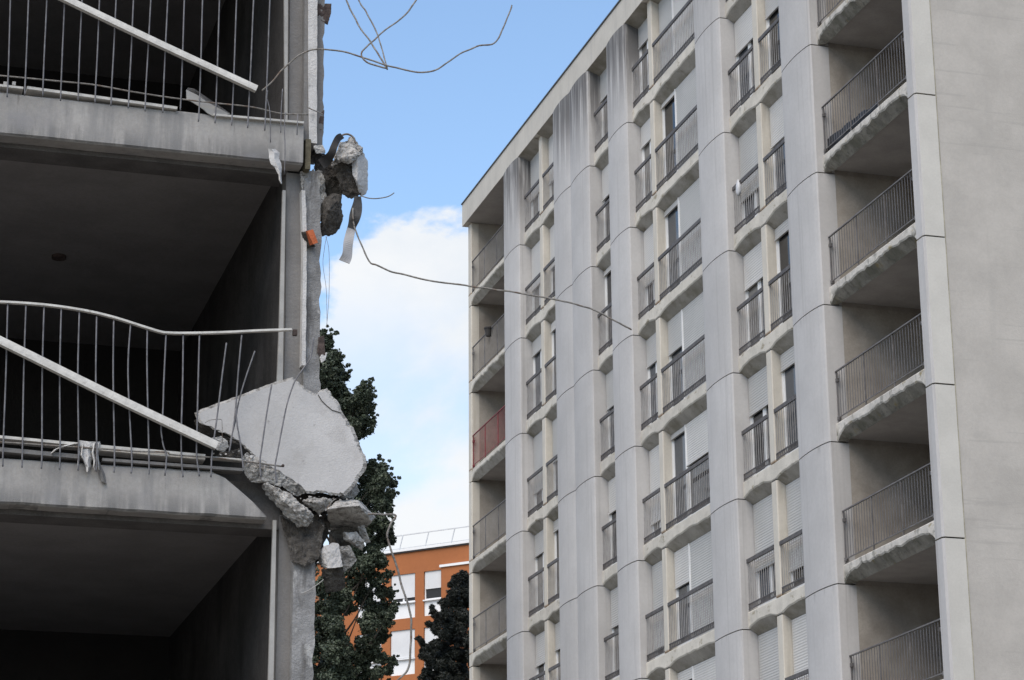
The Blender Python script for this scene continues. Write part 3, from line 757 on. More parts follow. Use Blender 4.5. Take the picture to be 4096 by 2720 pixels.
# the great broken wall panel leaning at the end of the middle slab
OUT = [(152, 492), (200, 466), (350, 412), (500, 358), (670, 292), (840, 232), (925, 213), (960, 250), (1000, 278), (1050, 320), (1112, 342), (1150, 312), (1190, 298), (1215, 328), (1240, 372),
       (1280, 402), (1310, 482), (1350, 540), (1362, 590), (1395, 602), (1420, 670), (1462, 772), (1492, 832), (1505, 890), (1480, 962), (1440, 1020), (1400, 1080), (1342, 1140),
       (1240, 1140), (1150, 1120), (1050, 1128), (1010, 1100), (960, 1056), (900, 1010), (830, 985), (760, 935), (690, 880), (630, 848), (580, 800), (540, 760), (505, 725), (450, 690), (400, 655), (330, 632), (260, 598), (205, 580), (172, 545)]
bm = bmesh.new()
ysl = .06                                        # leans: lower edge nearer the viewer
def pan(p, dy): 
    return at(*q5(p), YB - .01 + dy + ysl * (1 - (p[1] - 200) / 950))
cen = (880, 690)
ring = []
dense = []
for i, p in enumerate(OUT):
    q = OUT[(i + 1) % len(OUT)]
    n = max(1, int(math.hypot(q[0] - p[0], q[1] - p[1]) / 14))
    for k in range(n):
        t = k / n; x = p[0] + (q[0] - p[0]) * t; y = p[1] + (q[1] - p[1]) * t
        am = 4 if (p[1] < 520 and p[0] < 900) else 11
        dense.append((x + am * (noise.noise(Vector((x * .03, y * .03, 1))) + .6 * noise.noise(Vector((x * .11, y * .11, 1)))), y + am * (noise.noise(Vector((x * .03, y * .03, 7))) + .6 * noise.noise(Vector((x * .11, y * .11, 7))))))
lower = lambda p: p[1] > 560 and (p[0] - 250) * .62 + 560 < p[1] + 60 and p[0] < 1350
front_in, front_rim, back_rim = [], [], []
for p in dense:
    s_ = .955
    pin = (cen[0] + (p[0] - cen[0]) * s_, cen[1] + (p[1] - cen[1]) * s_)
    front_in.append(bm.verts.new(pan(pin, 0)))
    front_rim.append(bm.verts.new(pan(p, .012 + .01 * noise.noise(Vector((p[0] * .05, p[1] * .05, 3))))))
    back_rim.append(bm.verts.new(pan(p, .15 + .02 * noise.noise(Vector((p[0] * .04, p[1] * .04, 8))))))
n = len(dense)
bm.faces.new(front_in)
for a, b in ((front_in, front_rim), (front_rim, back_rim)):
    for i in range(n):
        f = bm.faces.new((a[i], a[(i + 1) % n], b[(i + 1) % n], b[i])); f.material_index = 1
bm.faces.new(back_rim[::-1]).material_index = 1
bmesh.ops.triangulate(bm, faces=bm.faces)
panel = obj('wall_panel_fragment', bm, [M['paintface'], M['brokenc']])
tag(panel, 'large smooth pale wall panel fragment leaning at the broken end of the lower balcony', 'rubble')
# its cracked-off corner piece and ragged lower crust
bm = bmesh.new(); sweep(bm, [pan(p, -.0035) for p in ((1122, 350), (1150, 398), (1185, 432), (1230, 470), (1300, 492))], rect(.0035, .002)); obj('crack', bm, M['darkbroken'], panel)
def crust(pts, m_, seed): return chunk('broken_crust', [q5(p) for p in pts], YB, m_, None, rough=.016, seed=seed, freq=14, parent=panel)
crust([(520, 850, -.03), (560, 800, .0), (640, 870, -.02), (740, 900, -.02), (830, 985, -.0), (900, 1020, .03), (820, 1060, .02), (700, 1040, .0), (600, 1030, .02), (550, 960, .0), (560, 900, .12), (760, 1000, .12)], M['brokenc'], 1)
crust([(820, 1000, .0), (900, 1005, .0), (960, 1050, .0), (1030, 1120, .02), (960, 1150, .05), (860, 1090, .03), (900, 1080, .12)], M['brokenc'], 2)
crust([(155, 540, .1), (200, 565, .09), (330, 625, .08), (440, 690, .05), (500, 740, .02), (430, 720, .05), (300, 680, .14), (200, 640, .17), (165, 590, .16)], M['darkbroken'], 3)
def ch(name, conv, pts, y, m_, label, **kw): return chunk(name, [conv(p) for p in pts], y, m_, label, **kw)
ch('concrete_chunk', q5, [(690, 1065, .05), (720, 1050, .0), (800, 1070, -.02), (870, 1110, -.03), (960, 1190, -.05), (1010, 1230, -.06), (1060, 1270, -.04), (1080, 1310, .0), (1045, 1385, .02), (960, 1385, .04), (900, 1320, .05), (830, 1250, .07), (720, 1130, .07), (850, 1180, -.06), (980, 1300, -.06), (900, 1200, .14)], YB, M['brokenc'],
   'long jagged concrete chunk sliding down below the large pale panel fragment', rough=.026, seed=5, freq=10)
ch('concrete_chunk', q5, [(1000, 1180, .0), (1050, 1160, -.02), (1200, 1160, -.02), (1245, 1190, .0), (1200, 1240, .03), (1130, 1290, .06), (1060, 1240, .04), (1110, 1200, -.04), (1120, 1210, .15)], YB + .02, M['brokenc'],
   'small pale jagged chunk wedged directly under the panel fragment', rough=.02, seed=6, freq=12)
ch('concrete_chunk', q6, [(205, 262, -.10), (330, 245, -.12), (290, 195, .02), (440, 192, .04), (455, 235, -.11), (545, 350, .10), (580, 320, .16), (460, 200, .10), (555, 350, .2), (500, 405, .26), (430, 430, .32), (240, 415, .32), (215, 350, .18), (300, 330, .45)], YB + .02, M['brokenc'],
   'big dark faced concrete block with a bright broken top below the panel fragment', rough=.007, seed=7, freq=12)
ch('concrete_chunk', q6, [(325, 445, .02), (340, 438, -.02), (430, 435, -.02), (490, 505, .0), (480, 585, .06), (440, 560, .06), (390, 500, -.05), (330, 490, .03), (400, 480, .15)], YB + .1, M['brokenc'],
   'wedge shaped chunk hanging right of the pale hanging block', rough=.009, seed=8, freq=14)
ch('concrete_chunk', q6, [(445, 395, .02), (490, 385, .0), (495, 430, .0), (540, 515, .03), (500, 520, .06), (455, 450, .04), (470, 420, .1)], YB + .12, M['brokenc'],
   'thin slanting sliver of concrete under the dark faced block', rough=.008, seed=9, freq=14)
ch('concrete_chunk', q6, [(195, 600, -.02), (215, 545, .0), (255, 515, .02), (295, 525, -.02), (330, 700, -.04), (215, 712, -.04), (210, 650, -.03), (135, 585, .05), (140, 680, .08), (250, 620, .16), (180, 710, .05)], YB + .06, M['paintface'],
   'pale hanging block at the broken wall below the rubble', rough=.008, seed=10, freq=14)
ch('concrete_chunk', q6, [(165, 720, .02), (215, 715, -.01), (330, 705, -.01), (345, 780, .04), (350, 860, .08), (300, 890, .10), (200, 905, .10), (175, 800, .06), (250, 790, .2)], YB + .07, M['darkbroken'],
   'dark rough lump hanging beneath the pale hanging block', rough=.012, seed=11, freq=12)
ch('concrete_chunk', q6, [(305, 550, .02), (380, 535, -.02), (410, 600, .0), (437, 650, .03), (385, 650, .05), (370, 720, .06), (335, 740, .08), (320, 640, .03), (360, 620, .14)], YB + .1, M['brokenc'],
   'grey angular chunk touching the right side of the pale hanging block', rough=.009, seed=12, freq=13)
ch('concrete_chunk', q5, [(290, 690, .0), (360, 678, -.02), (410, 715, -.02), (422, 760, .0), (380, 805, .03), (330, 780, .02), (300, 740, .02), (360, 740, .08)], YB - .03, M['plaster'],
   'small white chunk at the tip of the lower fallen handrail', rough=.008, seed=13, freq=18)
ch('concrete_chunk', q5, [(430, 830, .0), (470, 790, .0), (520, 770, .02), (530, 840, .03), (470, 860, .02), (410, 850, .03), (320, 830, .02), (360, 800, .0), (460, 820, .1)], YB - .01, M['darkbroken'],
   'dark rubble lump on the lower slab beside the white chunk', rough=.012, seed=14, freq=18)
ch('concrete_chunk', q5, [(1340, 1140, .02), (1370, 1080, .02), (1420, 1050, .04), (1450, 1110, .05), (1400, 1165, .05), (1260, 1165, .04), (1300, 1150, .0), (1360, 1110, .14)], YB + .1, M['brokenc'],
   'mottled grey lump at the lower right corner of the panel fragment', rough=.012, seed=15, freq=13)
# broken core behind them, shade put into its dark colour
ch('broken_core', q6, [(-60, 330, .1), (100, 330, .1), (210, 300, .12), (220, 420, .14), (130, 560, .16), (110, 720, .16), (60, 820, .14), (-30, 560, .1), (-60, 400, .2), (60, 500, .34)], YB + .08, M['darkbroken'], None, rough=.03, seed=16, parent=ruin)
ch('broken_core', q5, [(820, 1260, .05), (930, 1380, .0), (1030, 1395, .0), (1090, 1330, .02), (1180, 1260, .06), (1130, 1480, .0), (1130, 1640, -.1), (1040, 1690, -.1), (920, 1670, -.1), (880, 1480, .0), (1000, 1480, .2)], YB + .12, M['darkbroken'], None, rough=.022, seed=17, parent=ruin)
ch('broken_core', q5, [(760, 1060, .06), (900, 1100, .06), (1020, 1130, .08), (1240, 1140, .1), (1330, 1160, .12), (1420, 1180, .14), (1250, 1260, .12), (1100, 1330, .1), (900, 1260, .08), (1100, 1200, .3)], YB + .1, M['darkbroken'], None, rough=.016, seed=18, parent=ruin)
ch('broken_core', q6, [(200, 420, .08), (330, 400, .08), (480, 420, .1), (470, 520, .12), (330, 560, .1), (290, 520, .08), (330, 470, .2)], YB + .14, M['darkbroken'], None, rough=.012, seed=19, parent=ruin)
# upper hanging block
ch('concrete_chunk', q4, [(600, 640, .0), (640, 560, -.04), (690, 450, -.02), (740, 425, .02), (800, 400, .05), (850, 455, .02), (905, 495, -.02), (865, 560, -.08), (800, 650, -.07), (930, 560, .02), (610, 690, .04), (700, 620, -.09), (860, 540, .2)], YB + .02, M['brokenc'],
   'bright jagged top of the concrete lump hanging beside the upper slab', rough=.026, seed=20, freq=11)
ch('concrete_chunk', q4, [(800, 640, -.03), (865, 570, -.06), (930, 560, .0), (968, 640, .05), (972, 800, .06), (970, 930, .07), (948, 985, .07), (895, 1005, .05), (860, 850, -.05), (865, 620, -.06), (810, 780, -.03), (900, 800, .2)], YB + .03, M['paintface'],
   'smooth painted slab piece forming the right flank of the upper hanging lump', rough=.005, seed=21, freq=14)
ch('concrete_chunk', q4, [(600, 660, .0), (680, 650, -.04), (790, 680, -.03), (830, 800, -.02), (880, 880, .0), (900, 1000, .03), (830, 1015, .05), (770, 1025, .06), (735, 1000, .06), (705, 980, .06), (690, 860, .04), (640, 740, .03), (750, 800, .2)], YB + .04, M['darkbroken'],
   'dark brown broken underside of the upper hanging lump', rough=.022, seed=22, freq=12)
ch('concrete_chunk', q4, [(520, 1010, .06), (600, 980, .03), (690, 1000, .03), (708, 1100, .05), (706, 1250, .07), (680, 1345, .09), (600, 1402, .1), (480, 1420, .1), (478, 1230, .06), (560, 1150, -.03), (600, 1200, .26)], YB + .08, M['darkbroken'],
   'rounded dark lump hanging lowest on the wall above the orange brick', rough=.016, seed=23, freq=9)
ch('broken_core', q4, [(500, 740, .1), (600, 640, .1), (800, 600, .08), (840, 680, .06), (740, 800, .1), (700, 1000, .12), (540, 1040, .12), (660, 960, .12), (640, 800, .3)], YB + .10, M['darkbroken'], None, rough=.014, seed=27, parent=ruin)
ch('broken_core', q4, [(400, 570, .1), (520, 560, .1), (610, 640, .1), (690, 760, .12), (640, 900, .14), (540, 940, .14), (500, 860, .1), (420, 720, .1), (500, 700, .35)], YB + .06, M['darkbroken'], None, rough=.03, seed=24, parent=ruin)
ch('broken_core', q4, [(270, 760, .05), (400, 720, .05), (500, 740, .06), (530, 1000, .1), (520, 1230, .1), (440, 1300, .1), (300, 1040, .06), (400, 1000, .3)], YB + .06, M['brokenc'], None, rough=.022, seed=25, parent=ruin)
ch('concrete_chunk', q4, [(405, 480, .0), (500, 470, -.01), (522, 550, .0), (440, 560, .02), (410, 510, .02), (460, 500, .1)], YB + .02, M['plaster'],
   'little pale chunk stuck on the wall top left of the upper hanging lump', rough=.008, seed=26, freq=20)
rc = random.Random(5)
for (cx, cy) in ((545, 845), (600, 835), (660, 905), (700, 1050), (745, 1075), (820, 1100), (930, 1130), (985, 1165), (1060, 1155), (1130, 1150), (1185, 1165), (1245, 1170), (1300, 1178), (1350, 1170), (1000, 1300), (1075, 1345), (1140, 1300),
                 (455, 800), (400, 815), (360, 822), (300, 812), (500, 790), (560, 870), (1180, 1250), (1210, 1420), (1160, 1380)):
    r_ = rc.uniform(6, 15)
    _lab = ('small crumb lying on the end of the lower slab by the fallen handrail' if cy < 880 else 'small crumb stuck under the ragged lower crust of the panel fragment' if cy < 1110 else
            'small crumb in the gap between the panel fragment and the blocks below' if cy < 1240 else 'small crumb wedged below the jagged chunks at the top of the lower wall')
    pts = []
    for _ in range(9):
        a = rc.uniform(0, 6.28); q_ = rc.uniform(.55, 1.0) * r_
        pts.append(q5((cx + q_ * math.cos(a) * 1.3, cy + q_ * math.sin(a), rc.uniform(-.012, .012))))
    chunk('rubble_crumb', pts, YB - .03 if cx < 1000 else YB - .05, M['brokenc'] if rc.random() < .75 else M['plaster'], _lab, 'rubble', rough=.004, sub=2, seed=rc.random() * 50, freq=20, group='crumbs: ' + _lab[12:])
# small stuff clinging to the wall edge
for i, (pts, mm, lab) in enumerate((
    (((1268, 15), (1290, 20), (1325, 15), (1322, 55), (1305, 60), (1310, 98), (1290, 85), (1270, 70)), 'rust', 'rusty bracket sticking out of the wall edge at the top of the picture'),
    (((1285, 450), (1296, 440), (1293, 520), (1280, 520), (1272, 500)), 'rust', 'dark rusty bracket on the wall edge above the upper hanging lump'),
    (((1275, 1350), (1295, 1345), (1300, 1420), (1285, 1430), (1270, 1410)), 'rust', 'rusty fitting on the wall edge beside the poplar top'),
    (((1288, 1418), (1308, 1410), (1300, 1440), (1286, 1450), (1280, 1432)), 'plaster', 'white plaster crumb on the wall edge beside the poplar top'))):
    chunk('wall_fitting' if mm == 'rust' else 'plaster_crumb', [(p[0], p[1], .0) for p in pts] + [(p[0], p[1], .08) for p in pts], YB + .1, M[mm], lab, cat='fitting' if mm == 'rust' else 'rubble', rough=.006, seed=30 + i, group=None)
# orange hollow brick
bm = bmesh.new()
c4 = [(335, 1368), (398, 1352), (450, 1490), (402, 1508)]
a = [bm.verts.new(at(*q4(p), YB - .0)) for p in c4]; b = [bm.verts.new(at(*q4((p[0] - 52, p[1] + 18)), YB + .10)) for p in c4]
bm.faces.new(a); bm.faces.new(b[::-1])
for i in range(4): bm.faces.new((a[i], a[(i + 1) % 4], b[(i + 1) % 4], b[i]))
bmesh.ops.bevel(bm, geom=bm.edges[:], offset=.004, segments=1)
M['brick'] = mat('orange_brick', (.43, .115, .045), var=.2, scale=20, bump=.5, bscale=90)
tag(obj('hollow_brick', bm, M['brick']), 'orange brick jutting from the broken wall below the upper hanging lump', 'brick')
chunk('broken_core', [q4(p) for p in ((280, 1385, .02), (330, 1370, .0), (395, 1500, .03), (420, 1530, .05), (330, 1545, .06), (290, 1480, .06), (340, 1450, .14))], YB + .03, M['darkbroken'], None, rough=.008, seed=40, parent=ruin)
# plaster tatters
def tatter(name, pts, y, m_, label, cat, w_=None):
    """hanging strip: (px, py, halfwidth px)"""
    bm = bmesh.new(); rows = []
    L = [(p[0], p[1], p[2]) for p in pts]
    for i, (x, yy, hw) in enumerate(L):
        dy = .012 * fbm(Vector((i * .7, yy * .02, 3)))
        l = at(x - hw, yy + (hw * .25 if i % 2 else -hw * .15), y + dy); r = at(x + hw, yy, y + .02 - dy); c = at(x, yy, y - .012 + dy)
        rows.append([bm.verts.new(l), bm.verts.new(c), bm.verts.new(r), bm.verts.new(r + Vector((0, .006, 0))), bm.verts.new(c + Vector((0, .006, 0))), bm.verts.new(l + Vector((0, .006, 0)))])
    for a, b in zip(rows, rows[1:]):
        for q in range(6): bm.faces.new((a[q], a[(q + 1) % 6], b[(q + 1) % 6], b[q]))
    bm.faces.new(rows[0]); bm.faces.new(rows[-1][::-1])
    return tag(obj(name, bm, m_, _lin if name == 'lining_strand' else None), label, cat)
tatter('torn_render', [px1(p[:2]) + (p[2] * .593,) for p in ((1832, 1005, 24), (1850, 1030, 36), (1848, 1070, 34), (1862, 1100, 34), (1876, 1130, 24), (1884, 1160, 14), (1888, 1185, 8), (1890, 1210, 9), (1898, 1238, 4))], YR - .03, M['plaster'],
       'white scrap of torn render dangling in front of the upper slab edge', 'debris')
_lin = tatter('torn_lining', [px3(p[:2]) + (p[2] * .593,) for p in ((600, -40, 75), (605, -10, 68), (590, 20, 48), (598, 60, 30), (590, 100, 24), (596, 130, 16), (590, 165, 8))], YB - .045, M['plaster'],
       'white shredded lining draped over the lower slab edge', 'debris')
for _p in (((532, -30, 9), (536, 40, 8), (528, 100, 6), (524, 150, 3)), ((560, -20, 9), (552, 50, 9), (570, 90, 6), (580, 120, 3)), ((640, -30, 12), (628, 30, 10), (640, 90, 9), (634, 130, 5), (640, 150, 2)), ((668, -30, 12), (655, 40, 8), (662, 110, 6), (668, 150, 3)),
           ((345, 40, 4), (380, 10, 14), (440, -10, 22), (500, -25, 24), (530, -30, 10))):
    tatter('lining_strand', [px3(q[:2]) + (q[2] * .593,) for q in _p], YB - .055, M['plaster'], None, None)
tatter('torn_lining', [px3(p[:2]) + (p[2] * .593,) for p in ((650, 60, 10), (672, 120, 8), (690, 180, 20), (700, 225, 18), (715, 243, 4))], YB - .02, M['oldpanel'],
       'grey thread of lining trailing down the lower slab edge', 'debris')
# strap and hanging ribbon
dk = mat('black_rubber_strip', (.018, .017, .017), rough=.6, var=.3, scale=10)
def ribbon(pts, y, m_, label, name='strap', cat='strap', n=6):
    bm = bmesh.new()
    P_ = smooth_line([at(p[0], p[1], y + p[3]) for p in pts], n)
    wd = smooth_line([Vector((p[2], 0, 0)) for p in pts], n); rows = []
    for i, p in enumerate(P_):
        d = (P_[min(i + 1, len(P_) - 1)] - P_[max(i - 1, 0)]).normalized(); s_ = d.cross(Vector((0, 1, 0))).normalized() * wd[i].x * .00171
        tw = Vector((0, .3 * s_.length * math.sin(i * .35), 0))
        rows.append([bm.verts.new(p - s_ - tw), bm.verts.new(p + s_ + tw), bm.verts.new(p + s_ + tw + Vector((0, .006, 0))), bm.verts.new(p - s_ - tw + Vector((0, .006, 0)))])
    for a, b in zip(rows, rows[1:]):
        for q in range(4): bm.faces.new((a[q], a[(q + 1) % 4], b[(q + 1) % 4], b[q]))
    bm.faces.new(rows[0]); bm.faces.new(rows[-1][::-1])
    return tag(obj(name, bm, m_), label, cat)
ribbon([q4(p[:2]) + (p[2], p[3]) for p in ((705, 372, 13, .0), (660, 400, 15, -.03), (620, 480, 15, -.05), (590, 560, 17, -.04), (540, 630, 22, .0), (480, 670, 26, .03))], YB - .03, dk, 'black strap folded over the top of the upper hanging lump')
rib = ribbon([q4(p[:2]) + (p[2], p[3]) for p in ((865, 1005, 15, .02), (865, 1080, 21, .0), (850, 1160, 24, -.02), (830, 1240, 24, -.03), (805, 1320, 19, -.02), (785, 1400, 19, -.02), (765, 1500, 21, -.03), (755, 1620, 23, -.03), (725, 1690, 24, -.02))], YB + .03,
             mat('two_tone_hanging_strip', (.05, .05, .05), var=.3, scale=10), 'long twisted strip dangling from the upper hanging lump, black above and grey below', 'hanging_strip', 'strip')
rib.data.materials.append(M['oldpanel'])
grey_tail = mat('grey_fabric_tail', (.36, .36, .37), var=.1, scale=12); rib.data.materials[1] = grey_tail
zcut = at(*q4((790, 1345)), YB).z - rib.location.z
for f in rib.data.polygons:
    if f.center.z < zcut: f.material_index = 1
# ------------------------------------------------------------------ loose wires
def wire(pts, y, r, label, m_='rebar', n=7, name='reinforcing_bar', cat='wire', group='bent bars and wires hanging off the ruin'):
    bm = bmesh.new()
    L = smooth_line([at(p[0], p[1], y + (p[2] if len(p) > 2 else 0)) for p in pts], n)
    if r > .004:
        for i in range(1, len(L) - 1):
            L[i] += Vector((noise.noise(L[i] * 9), noise.noise(L[i] * 9 + Vector((7, 1, 0))), noise.noise(L[i] * 9 + Vector((3, 9, 2))))) * r * .9
    sweep(bm, L, circ(r, 6), r=lambda i: 1 + .12 * (i % 2))
    return tag(obj(name, bm, M[m_], smooth=True), label, cat, group)
K = 1.7349
def k_(*pts): return [(p[0] * K, p[1] * K) + tuple(p[2:]) for p in pts]
wire(k_((604, 209, 0), (630, 186, 0), (660, 152, -.02), (700, 121, -.05), (740, 114, -.1), (800, 121, -.15), (860, 141, -.2), (920, 158, -.25), (970, 167, -.3), (1010, 158, -.32), (1060, 124, -.3), (1100, 107, -.28), (1140, 99, -.26), (1160, 66, -.25), (1180, 12, -.25)), YR, .0060,
     'longest bent bar looping from the upper balcony across the blue sky')
wire(k_((790, -20, .2), (800, 5, .2), (830, 62, .1), (862, 108, 0), (893, 160, -.22)), YR, .0062, 'left strand of the two dropping from the picture top to the sky loop')
wire(k_((820, -20, .2), (832, 10, .2), (850, 38, .1), (872, 85, 0), (893, 158, -.22)), YR, .0055, 'right strand of the two dropping from the picture top to the sky loop')
wire(k_((975, -25, .0), (957, 3, 0), (930, 38, -.05), (885, 72, -.1), (848, 105, -.15), (833, 125, -.18), (848, 145, -.2), (890, 157, -.22)), YR, .0062, 'curved strand that hooks back under the sky loop from the upper right')
wire([q4((815, 1130, .0)), q4((825, 1290, -.02)), q4((845, 1372, -.03))] + k_((850, 600, -.06), (868, 612, -.08), (900, 625, -.1), (950, 638, -.14), (1000, 649, -.2), (1100, 662, -.3), (1200, 676, -.4), (1290, 693, -.5), (1345, 706, -.52), (1385, 722, -.55), (1420, 740, -.57), (1456, 760, -.6)), YB + .0, .0062,
     'long bar drooping from the upper hanging lump across the cloud to the tower')
wire([q4((890, 1000)), q4((930, 1012)), q4((980, 1026)), q4((1060, 1030)), q4((1160, 1015)), q4((1210, 995)), q4((1245, 970))], YB + .0, .004, 'short thin wire curling out to the right of the upper hanging lump')
wire([q4((690, 375)), q4((720, 362)), q4((760, 360)), q4((800, 378)), q4((830, 410)), q4((842, 450))], YB - .02, .007, 'small wire loop over the top of the upper hanging lump')
wire([q6(p) for p in ((500, 302), (560, 300), (640, 301), (700, 300), (728, 308), (728, 325), (705, 355), (685, 400), (668, 470), (690, 550), (722, 640), (755, 760), (790, 880), (820, 980), (842, 1060), (851, 1140), (849, 1250), (845, 1360), (838, 1440), (815, 1500), (775, 1540), (740, 1575))], YB + .05, .0075,
     'long hooked bar hanging from the dark faced block past the orange house')
wire([q4(p) for p in ((335, 75), (400, 105), (460, 130), (500, 150))], YB + .0, .004, 'short wire across the white plaster edge level with the upper balcony')
wire([q4(p) for p in ((545, 1420), (530, 1470), (515, 1568))] + [(1292, 1060), (1305, 1160), (1308, 1300)], YB + .1, .0016, 'left hair thin wire hanging below the rounded dark lump')
wire([(1303, 945), (1316, 1010), (1316, 1180), (1306, 1310)], YB + .1, .0016, 'right hair thin wire hanging below the rounded dark lump')
wire([q6(p) for p in ((10, 905), (60, 885), (130, 840), (180, 800))], YB + .04, .0028, 'thin white wire stub leaving the wall under the pale hanging block', 'white')

wire([q5(p) for p in ((235, 572), (270, 552), (310, 545), (362, 546), (369, 580), (370, 650), (372, 725))], YB - .05, .0022, 'thin rusty mesh wire poking from the left tip of the large panel fragment')
wire([q5(p) for p in ((1190, 1245), (1215, 1210), (1240, 1180), (1262, 1168))], YB - .10, .004, 'short dark wire crossing the gap above the dark faced block')
# dark pot hooked on a far balcony rail
pb = at(1966, 1322, 64.0); bm = bmesh.new(); pr_ = [(.0, -.13), (.085, -.13), (.125, .09), (.14, .09), (.14, .13), (.115, .13), (.10, .06), (.0, .06)]
rings = [[bm.verts.new((XS - .02 + r_ * math.cos(a * math.pi / 6), 63.55 + r_ * math.sin(a * math.pi / 6), ZJ[2] + 1.28 + z_)) for a in range(12)] for r_, z_ in pr_[1:-1]]
for a, b in zip(rings, rings[1:]):
    for i in range(12): bm.faces.new((a[i], a[(i + 1) % 12], b[(i + 1) % 12], b[i]))
bm.faces.new(rings[0][::-1]); bm.faces.new(rings[-1])
tag(obj('flower_pot', bm, mat('dark_plastic_pot', (.03, .028, .027), rough=.6, var=.2)), 'dark pot hooked on the balcony railing above the red one', 'pot')

# ================================================================== ORANGE BUILDING
d_ = ray(-15720, 4330); d_.z = 0; d_.normalize()             # its facade runs this way (to the left)
U = -d_                                                       # to the right
NV = Vector((-U.y, U.x, 0))                                   # into the building
P0 = at(1660, 2210, 112.0)
if NV.y < 0: NV = -NV
def onface(px, py, dep=0.0):
    r_ = ray(px, py); p0 = P0 + NV * dep; t = (p0 - CAM).dot(NV) / r_.dot(NV); p = CAM + r_ * t
    return (p - P0).dot(U), p.z
M['orange'] = mat('orange_render', (.335, .122, .046), var=.06, scale=.4, bump=.1, stains=(((.30, .11, .045), (.5, .5, .2), .5, .7, .5, None),))
M['owhite'] = mat('white_window_panel', (.72, .73, .74), rough=.6, var=.03, scale=1)
M['oshut'] = mat('pale_roller_shutter', (.60, .61, .62), rough=.6, var=.04, scale=1)
house = bpy.data.objects.new('orange_house', None); house.empty_display_size = .5
link(house, None, Vector((P0.x, P0.y, 0))); house.rotation_euler = (0, 0, math.atan2(U.y, U.x))
tag(house, 'orange rendered apartment house with white shutters and a thin roof railing, behind the trees', 'apartment building')
WLOC[house.name] = Vector((0, 0, 0))
def hb(name, boxes, m_, parent=None):
    bm = bmesh.new()
    for b in boxes: box(bm, *b)
    p = parent or house
    xs_ = [v.co for v in bm.verts]
    loc = Vector((sum(c.x for c in xs_) / len(xs_), sum(c.y for c in xs_) / len(xs_), min(c.z for c in xs_)))
    return obj(name, bm, m_, p, loc)
ztop = onface(*q6((1010, 560)))[1]; 
_, zw1t = onface(*q6((880, 748))); _, zs1 = onface(*q6((880, 965))); _, zb1 = onface(*q6((880, 1088)))
_, zw2t = onface(*q6((880, 1175)))
ST = zw1t - zw2t
u1r = onface(*q6((880, 900)))[0]; u2l = onface(*q6((947, 900)))[0]; u2r = onface(*q6((1080, 850)))[0]; u1l = u1r - 1.75 * (u2r - u2l) * .82
ub = onface(*q6((1080, 760)), -.12)[0]
ulf = u1l - 14; urt = ub + 9
DW = .16
cols = [(u1l - (u1r - u1l) - (u2l - u1r), u1l - (u2l - u1r)), (u1l, u1r), (u2l, u2r)]
cols = [(cols[0][0] - 5.2, cols[0][1] - 5.2)] + cols
# walls as piers and bands
edges_ = [ulf] + [v for c in cols for v in c] + [ub]
hh = zw1t - zb1
hb('parapet_band', [(ulf, urt, 0, .3, zw1t, ztop)], M['orange'])
zz = zw1t
for i in range(6):
    za = zw1t - i * ST
    if za - hh < 0: break
    hb('floor_band', [(ulf, ub, 0, .3, max(0, za - ST), za - hh)], M['orange'])
for a, b in zip(edges_[0::2], edges_[1::2]):
    if b - a > .02: hb('wall_pier', [(a, b, .002, .302, 0, zw1t)], M['orange'])
zled = onface(*q6((1180, 676)), -.12)[1]
hb('projecting_bay', [(ub, urt, -.12, .29, 0, zled - .12)], M['orange'])
hb('bay_coping', [(ub - .06, urt + .05, -.20, .0, zled - .118, zled)], M['owhite'])
hb('body_wall', [(ulf, ulf + .3, .31, 11, 0, ztop - .1), (urt - .3, urt, .31, 11, 0, ztop - .1), (ulf + .3, urt - .3, 10.7, 11, 0, ztop - .1)], M['orange'])
hb('inner_wall', [(ulf + .31, urt - .31, .45, .5, 0, ztop - .2)], M['joint'])
hb('roof_slab', [(ulf, urt, .31, 11, ztop - .09, ztop - .002)], M['joint'])
hb('roof_edge', [(ulf - .1, urt + .1, -.14, .6, ztop + .002, ztop + .10)], M['owhite'])
hb('gutter_shadow_board', [(ulf - .05, urt + .05, -.08, .0, ztop - .06, ztop)], M['capping'])
M['grail'] = mat('galvanised_roof_rail', (.55, .56, .57), rough=.5, var=.05)
rr = [(ulf, urt, .55, .60, ztop + 1.0, ztop + 1.045), (ulf, urt, .555, .595, ztop + .52, ztop + .555)] if False else [(ulf, urt, .55, .60, ztop + .98, ztop + 1.03), (ulf, urt, .555, .595, ztop + .33, ztop + .36)]
rl = hb('roof_railing', rr, M['grail'])
step = onface(*q6((1115, 500)))[0] - onface(*q6((915, 530)))[0]
uu = onface(*q6((915, 530)))[0]
k = -12
while uu + k * step < urt:
    if uu + k * step > ulf:
        a = uu + k * step
        bm = bmesh.new(); sweep(bm, [Vector((a - .06, .55, ztop + .15)), Vector((a + .18, .56, ztop + 1.0))], rect(.022, .022)); obj('post', bm, M['grail'], rl, Vector((a, .55, ztop + .15)))
    k += 1
shutf = {(1, 0): .70, (2, 0): .60, (1, 1): .62, (2, 1): .8}
